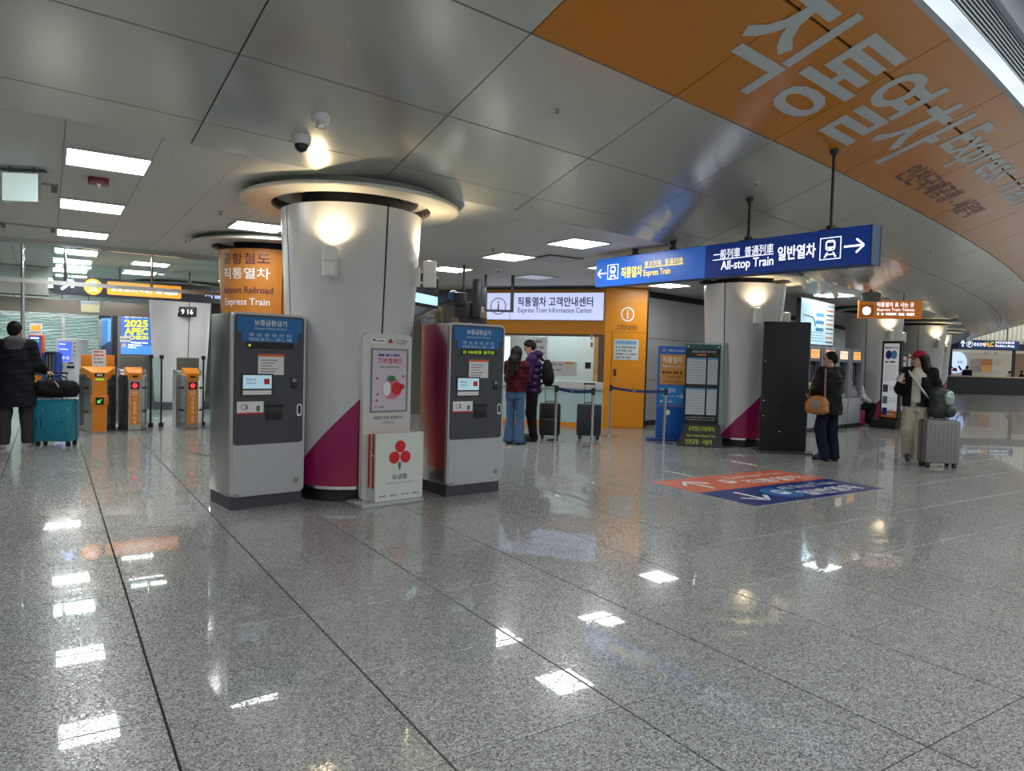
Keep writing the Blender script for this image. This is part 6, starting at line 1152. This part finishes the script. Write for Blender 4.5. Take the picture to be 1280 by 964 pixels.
ph = MB().box(-0.038, 0.038, -0.005, 0.005, -0.075, 0.075, 0.004).build('smartphone', M_BLACK, None); tag(ph, 'phone glowing pale blue in the hands of the purple-jacketed person', 'phone'); v = Matrix.Rotation(a_, 3, 'Z') @ Vector((0.0, -0.375, 1.20)); ph.location = (loc[0]+v.x, loc[1]+v.y, v.z); ph.rotation_euler = (rad(-35), 0, a_)
MB().box(-0.034, 0.034, 0.005, 0.0062, -0.07, 0.07).build('screen', mat('phone_glow', (0.4, 0.75, 0.9), 0.3, emit=0.8), ph)
bpk = thing('backpack', 'black backpack worn by the person in the purple jacket', 'backpack', loc, rz); S = SDF(0.05); S.ell((0, 0.245, 1.17*s), (0.145, 0.10, 0.23)).ell((0, 0.30, 1.08*s), (0.12, 0.07, 0.13)); S.build('bag_body', mat('backpack_black', (0.012, 0.012, 0.014), 0.7, spec=0.12, bump=0.2), bpk)
for e in (-1, 1): MB().tube([(e*0.11, 0.18, 1.36*s), (e*0.12, 0.07, 1.475*s), (e*0.125, -0.09, 1.41*s), (e*0.13, -0.165, 1.22*s), (e*0.15, -0.08, 1.02*s), (e*0.14, 0.17, 0.98*s)], 0.016, 6).build('strap', MATS['backpack_black'], bpk)

# traveller at the ticket machines with a brown shoulder bag
loc = (9.94, 6.46, 0); rz = 170
o, J, hd, s = person('person in a dark jacket with a brown shoulder bag near the ticket machines', loc, rz, 1.66, dict(elL=(0.24, 0.0, 1.13), wrL=(0.19, -0.20, 1.06), elR=(-0.22, -0.02, 1.13), wrR=(-0.14, -0.20, 1.02), anR=(-0.11, 0.05, 0.085), toR=(-0.16, -0.12, 0.035), anL=(0.07, 0.03, 0.085), toL=(0.10, -0.15, 0.035), knL=(0.12, -0.04, 0.49), knR=(-0.10, -0.01, 0.49)), headyaw=48, headpitch=6)
C_ = SDF(0.05); C_.wr = 0.006; C_.ell(J['chest']+[0, 0.01, 0], (0.19, 0.145, 0.21)).tub((0, 0.01, 0.70), (0.215, 0.165), (0, 0, 1.2), (0.19, 0.145)).cone(J['shR'], J['shL'], 0.082); sleeve(C_, J, 'R', 0.08, 0.056); sleeve(C_, J, 'L', 0.08, 0.056); C_.cut((0, 0, -1), -0.71); C_.build('jacket', mat('dark_olive_nylon', (0.010, 0.010, 0.010), 0.5, spec=0.12, var=0.25), o)
trousers(o, J, mat('dark_denim', (0.010, 0.014, 0.028), 0.8, spec=0.12, var=0.2), 0.10, 0.085, 0.08, s, 0.03); shoes(o, J, MATS['shoe_black']); hairshort(o, hd, s, back=1)
bag = thing('shoulder_bag', 'large brown leather shoulder bag with a grey patch, carried by a traveller', 'bag', loc, rz); S = SDF(0.05); S.wr = 0.005; S.ell((0.27, 0.03, 0.86), (0.12, 0.20, 0.115)).ell((0.27, 0.03, 0.78), (0.10, 0.22, 0.07)).ell((0.27, 0.05, 0.95), (0.05, 0.13, 0.05)); S.build('bag_body', mat('brown_leather', (0.42, 0.16, 0.035), 0.45, var=0.15), bag)
S = SDF(0.02); S.ell((0.365, 0.08, 0.86), (0.035, 0.085, 0.085)); S.build('patch', mat('patch_taupe', (0.22, 0.19, 0.15), 0.5), bag); MB().tube([(0.27, -0.14, 0.93), (0.26, -0.11, 1.15), (0.215, -0.06, 1.40), (0.165, 0.0, 1.475*s), (0.19, 0.09, 1.40), (0.25, 0.15, 1.12), (0.27, 0.17, 0.93)], 0.013, 6).build('strap', mat('strap_rose', (0.30, 0.14, 0.12), 0.5), bag)

# traveller in a red cap
loc = (11.09, 5.74, 0); rz = 292
gr = tolocal((GREYC.x, GREYC.y, 1.02), loc, rz)
o, J, hd, s = person('person in a red cap, black jacket and wide beige trousers, holding a phone', loc, rz, 1.70, dict(elR=(-0.25, 0.0, 1.13), wrR=(-0.22, -0.22, 1.24), elL=(0.27, 0.08, 1.14), wrL=(0.29, 0.06, 0.95), anL=(0.11, -0.09, 0.085), toL=(0.13, -0.28, 0.04), knL=(0.10, -0.09, 0.50), anR=(-0.10, 0.20, 0.14), toR=(-0.10, 0.03, 0.045), knR=(-0.10, 0.02, 0.50)), headyaw=-52, headpitch=4, handopt=dict(R=dict(pal=(0.6, 0.5, 0.4), curl=0.7), L=dict(curl=0.9)), build=0.95)
S = SDF(0.04); S.wr = 0.004; S.ell(J['chest']+[0, -0.012, -0.02], (0.158, 0.122, 0.21)).tub((0, -0.01, 0.88), (0.165, 0.128), (0, -0.01, 1.15), (0.158, 0.122)).cone(J['neck']+[0, 0, -0.03], J['neck']+[0, 0, 0.015], 0.068); S.cut((0, 0, -1), -0.93); S.build('sweater', mat('cream_knit', (0.60, 0.57, 0.48), 0.85, bump=0.3, bscale=120), o)
C_ = SDF(0.045); C_.wr = 0.005
for e in (-1, 1): C_.tub((e*0.085, 0.015, 0.86), (0.125, 0.16), (e*0.08, 0.01, 1.32), (0.115, 0.14)).cone(J['sh'+'RL'[e > 0]], (e*0.05, 0.05, 1.42), 0.085, 0.07)
C_.tub((0, 0.06, 0.86), (0.19, 0.10), (0, 0.05, 1.36), (0.17, 0.09)); sleeve(C_, J, 'R', 0.085, 0.058); sleeve(C_, J, 'L', 0.085, 0.058); C_.cut((0, 0, -1), -0.87)
me_j = C_.build('jacket', mat('jacket_black', (0.010, 0.010, 0.012), 0.6, spec=0.12, var=0.2), o)
# open front: trim the strip between the jacket edges
bmj = bmesh.new(); bmj.from_mesh(me_j.data); bmesh.ops.delete(bmj, geom=[f for f in bmj.faces if abs(f.calc_center_median().x+0.01) < 0.062 and f.calc_center_median().y < -0.03 and f.calc_center_median().z < 1.45], context='FACES'); bmj.to_mesh(me_j.data); bmj.free()
MB().tube([(0, -0.145, 0.90), (0.10, -0.13, 0.90), (0.16, -0.06, 0.90), (0.16, 0.06, 0.90)], 0.022, 6).build('waistband', mat('band_black', (0.012, 0.012, 0.012), 0.7), o)
T = trousers(o, J, mat('beige_cotton', (0.50, 0.46, 0.37), 0.85, spec=0.12, var=0.1), 0.115, 0.115, 0.115, s, 0.045, 0.006); shoes(o, J, mat('shoe_dark', (0.05, 0.05, 0.05), 0.5)); hairshort(o, hd, s, long=0.02)
S = SDF(0.02); S.ell(hd(0, 0.012, 0.055), np.array((0.090, 0.106, 0.085))*s, 0.02, rad(-52)); S.cut((0, 0, -1), -(J['head'][2]+0.028*s)); cp_ = S.build('cap', mat('cap_red', (0.30, 0.012, 0.03), 0.7, spec=0.12), o); S = SDF(0.01); S.ell(hd(0, -0.125, 0.045), np.array((0.070, 0.075, 0.011))*s, 0.01, rad(-52), rad(10)); S.build('cap_visor', MATS['cap_red'], o)
MB().tube([(0.17, 0.06, 1.44*s), (0.13, -0.10, 1.42*s), (0.02, -0.16, 1.25*s), (-0.0, -0.165, 1.2*s), (0.15, -0.155, 1.06*s), (0.21, -0.06, 0.98*s), (0.22, 0.08, 0.95*s)][:1]+[(-0.15, 0.02, 1.47*s), (-0.11, -0.12, 1.40*s), (0.0, -0.158, 1.24*s), (0.10, -0.17, 1.10*s), (0.20, -0.12, 0.98*s), (0.26, 0.02, 0.92*s)], 0.017, 6).build('bag_strap', mat('strap_cream', (0.58, 0.54, 0.46), 0.7), o)
ph = MB().box(-0.038, 0.038, -0.005, 0.005, -0.075, 0.075, 0.004).build('smartphone', mat('phone_silver', (0.35, 0.36, 0.38), 0.3, 0.4), None); tag(ph, 'silver phone held at chest height by the person in the red cap', 'phone'); a_ = rad(rz); v = Matrix.Rotation(a_, 3, 'Z') @ Vector((-0.215, -0.325, 1.31)); ph.location = (loc[0]+v.x, loc[1]+v.y, v.z); ph.rotation_euler = (rad(-30), rad(20), a_)
MB().box(-0.034, 0.034, 0.005, 0.0062, -0.07, 0.07).build('screen', MATS['phone_glow'], ph); MB().box(-0.03, 0.0, -0.0065, -0.005, 0.03, 0.065).build('camera_bump', M_BLACK, ph)

# bags on top of the cases
df = thing('duffel_bag', 'black duffel bag lying on top of the teal suitcase', 'bag', (TEAL.x, TEAL.y, 0), -24); S = SDF(0.05); S.wr = 0.005; S.cone((-0.17, -0.02, 0.805), (0.17, -0.02, 0.805), 0.135).ell((0, -0.02, 0.76), (0.25, 0.15, 0.08)); S.cut((0, 0, -1), -0.70); S.build('bag_body', mat('duffel_black', (0.012, 0.013, 0.014), 0.7, spec=0.12, bump=0.3), df)
for y in (-0.11, 0.06): MB().tube([(-0.10, y, 0.90), (-0.08, y+0.03, 0.98), (0.0, y+0.04, 1.0), (0.08, y+0.03, 0.97), (0.11, y, 0.90)], 0.010, 6).build('handle', MATS['duffel_black'], df)
MB().tube([(0.02, -0.12, 0.92), (0.06, -0.15, 0.89), (0.09, -0.158, 0.84)], 0.010, 6).build('luggage_tag', M_GREY, df); MB().tube([(-0.22, -0.11, 0.80), (-0.25, -0.16, 0.74), (-0.22, -0.17, 0.71)], 0.013, 6).build('strap', MATS['backpack_black'], df)
bk2 = thing('backpack', 'dark green backpack with a pale shiny pocket on top of the grey suitcase', 'backpack', (GREYC.x, GREYC.y, 0), -38); S = SDF(0.05); S.wr = 0.004; S.ell((0.0, 0.02, 0.95), (0.15, 0.11, 0.22)).ell((0.0, 0.02, 0.82), (0.16, 0.12, 0.14)).cone((-0.06, 0.03, 1.08), (0.06, 0.03, 1.08), 0.09); S.cut((0, 0, -1), -0.735); S.build('bag_body', mat('backpack_green_black', (0.014, 0.022, 0.019), 0.55, var=0.3), bk2)
S = SDF(0.03); S.wr = 0.006; S.ell((0.085, -0.07, 1.02), (0.075, 0.05, 0.12)); S.build('shiny_pocket', mat('pocket_pale_green', (0.36, 0.46, 0.42), 0.25, 0.3, var=0.4, vscale=14), bk2); S = SDF(0.03); S.ell((0.10, -0.09, 0.83), (0.085, 0.06, 0.09)); bb_ = S.build('front_pocket', mat('pocket_dark_green', (0.02, 0.045, 0.04), 0.4), bk2)
MB().tube([(-0.1, 0.02, 1.13), (-0.04, 0.03, 1.18), (0.03, 0.02, 1.14)], 0.009, 6).build('handle', MATS['backpack_black'], bk2)

# person sitting beside the last ticket machine
Pq = EYE+ray(1070.5, 520)*17.65; loc = (Pq[0], Pq[1], 0); rz = 90-31
o, J, hd, s = person('person sitting beside the last ticket machine, black trousers and white shoes showing', loc, rz, 1.66, dict(pel=(0, 0.0, 0.50), chest=(0, 0.03, 0.84), neck=(0, 0.02, 1.02), head=(0, -0.01, 1.18), shR=(-0.17, 0.02, 0.975), shL=(0.17, 0.02, 0.975), elR=(-0.21, -0.06, 0.74), elL=(0.21, -0.06, 0.74), wrR=(-0.13, -0.25, 0.64), wrL=(0.13, -0.25, 0.64), hipR=(-0.085, -0.02, 0.49), hipL=(0.085, -0.02, 0.49), knR=(-0.10, -0.36, 0.52), knL=(0.10, -0.34, 0.52), anR=(-0.10, -0.26, 0.085), toR=(-0.11, -0.44, 0.035), anL=(0.10, -0.22, 0.085), toL=(0.11, -0.40, 0.035)), headpitch=15, vx=0.013)
C_ = SDF(0.045); C_.ell(J['chest'], (0.17, 0.125, 0.21)).ell(J['pel']+[0, 0, 0.12], (0.165, 0.13, 0.14)).cone(J['shR'], J['shL'], 0.07); sleeve(C_, J, 'R', 0.07, 0.05); sleeve(C_, J, 'L', 0.07, 0.05); C_.build('top', mat('white_cotton', (0.65, 0.65, 0.63), 0.8), o, 0.013)
T = SDF(0.03); T.ell(J['pel'], (0.165, 0.135, 0.11)); [T.cone(J['hip'+q], J['kn'+q], 0.095, 0.078).cone(J['kn'+q], J['an'+q], 0.076, 0.064) for q in 'RL']; T.build('trousers', MATS['trousers_black'], o, 0.013); shoes(o, J, MATS['shoe_offwhite']); hairshort(o, hd, s)
st = thing('stool_case', 'small magenta case used as a seat beside the ticket machines', 'case', loc, rz); MB().box(-0.17, 0.17, -0.13, 0.14, 0.03, 0.40, 0.03).build('shell', mat('magenta_case', (0.30, 0.02, 0.08), 0.4), st); MB().box(-0.175, 0.175, -0.006, 0.012, 0.028, 0.402, 0.003).build('seam', M_BLACK, st)
for x in (-0.12, 0.12): MB().cyl((x-0.02, -0.08, 0.02), (x+0.02, -0.08, 0.02), 0.02, n=10).build('wheel', M_BLACK, st); MB().cyl((x-0.02, 0.09, 0.02), (x+0.02, 0.09, 0.02), 0.02, n=10).build('wheel', M_BLACK, st)

# staff and customers at the far counter
def farperson(px, dist, label, rz, cloth, H=1.7, pitch=0):
    q = dpt(px, dist); o, J, hd, s = person(label, (q[0], q[1], 0), rz, H, None, headpitch=pitch, vx=0.02, face=False)
    C_ = SDF(0.05); C_.ell(J['chest'], (0.19, 0.14, 0.22)).tub((0, 0, 0.8), (0.19, 0.14), (0, 0, 1.2), (0.19, 0.14)).cone(J['shR'], J['shL'], 0.08); sleeve(C_, J, 'R', 0.075, 0.055); sleeve(C_, J, 'L', 0.075, 0.055); C_.build('top', cloth, o, 0.02); trousers(o, J, MATS['trousers_black'], s=s); shoes(o, J, MATS['shoe_black']); hairshort(o, hd, s)
farperson(1208.5, 45.6, 'far counter worker in black, bending before the round sign', 120, MATS['jacket_black'], 1.75, 20); farperson(1262, 45.3, 'far customer in white beside the food counter post', 60, MATS['white_cotton'], 1.5); farperson(1277, 45.2, 'far customer in black at the right edge of the counter', 20, MATS['jacket_black'], 1.55)
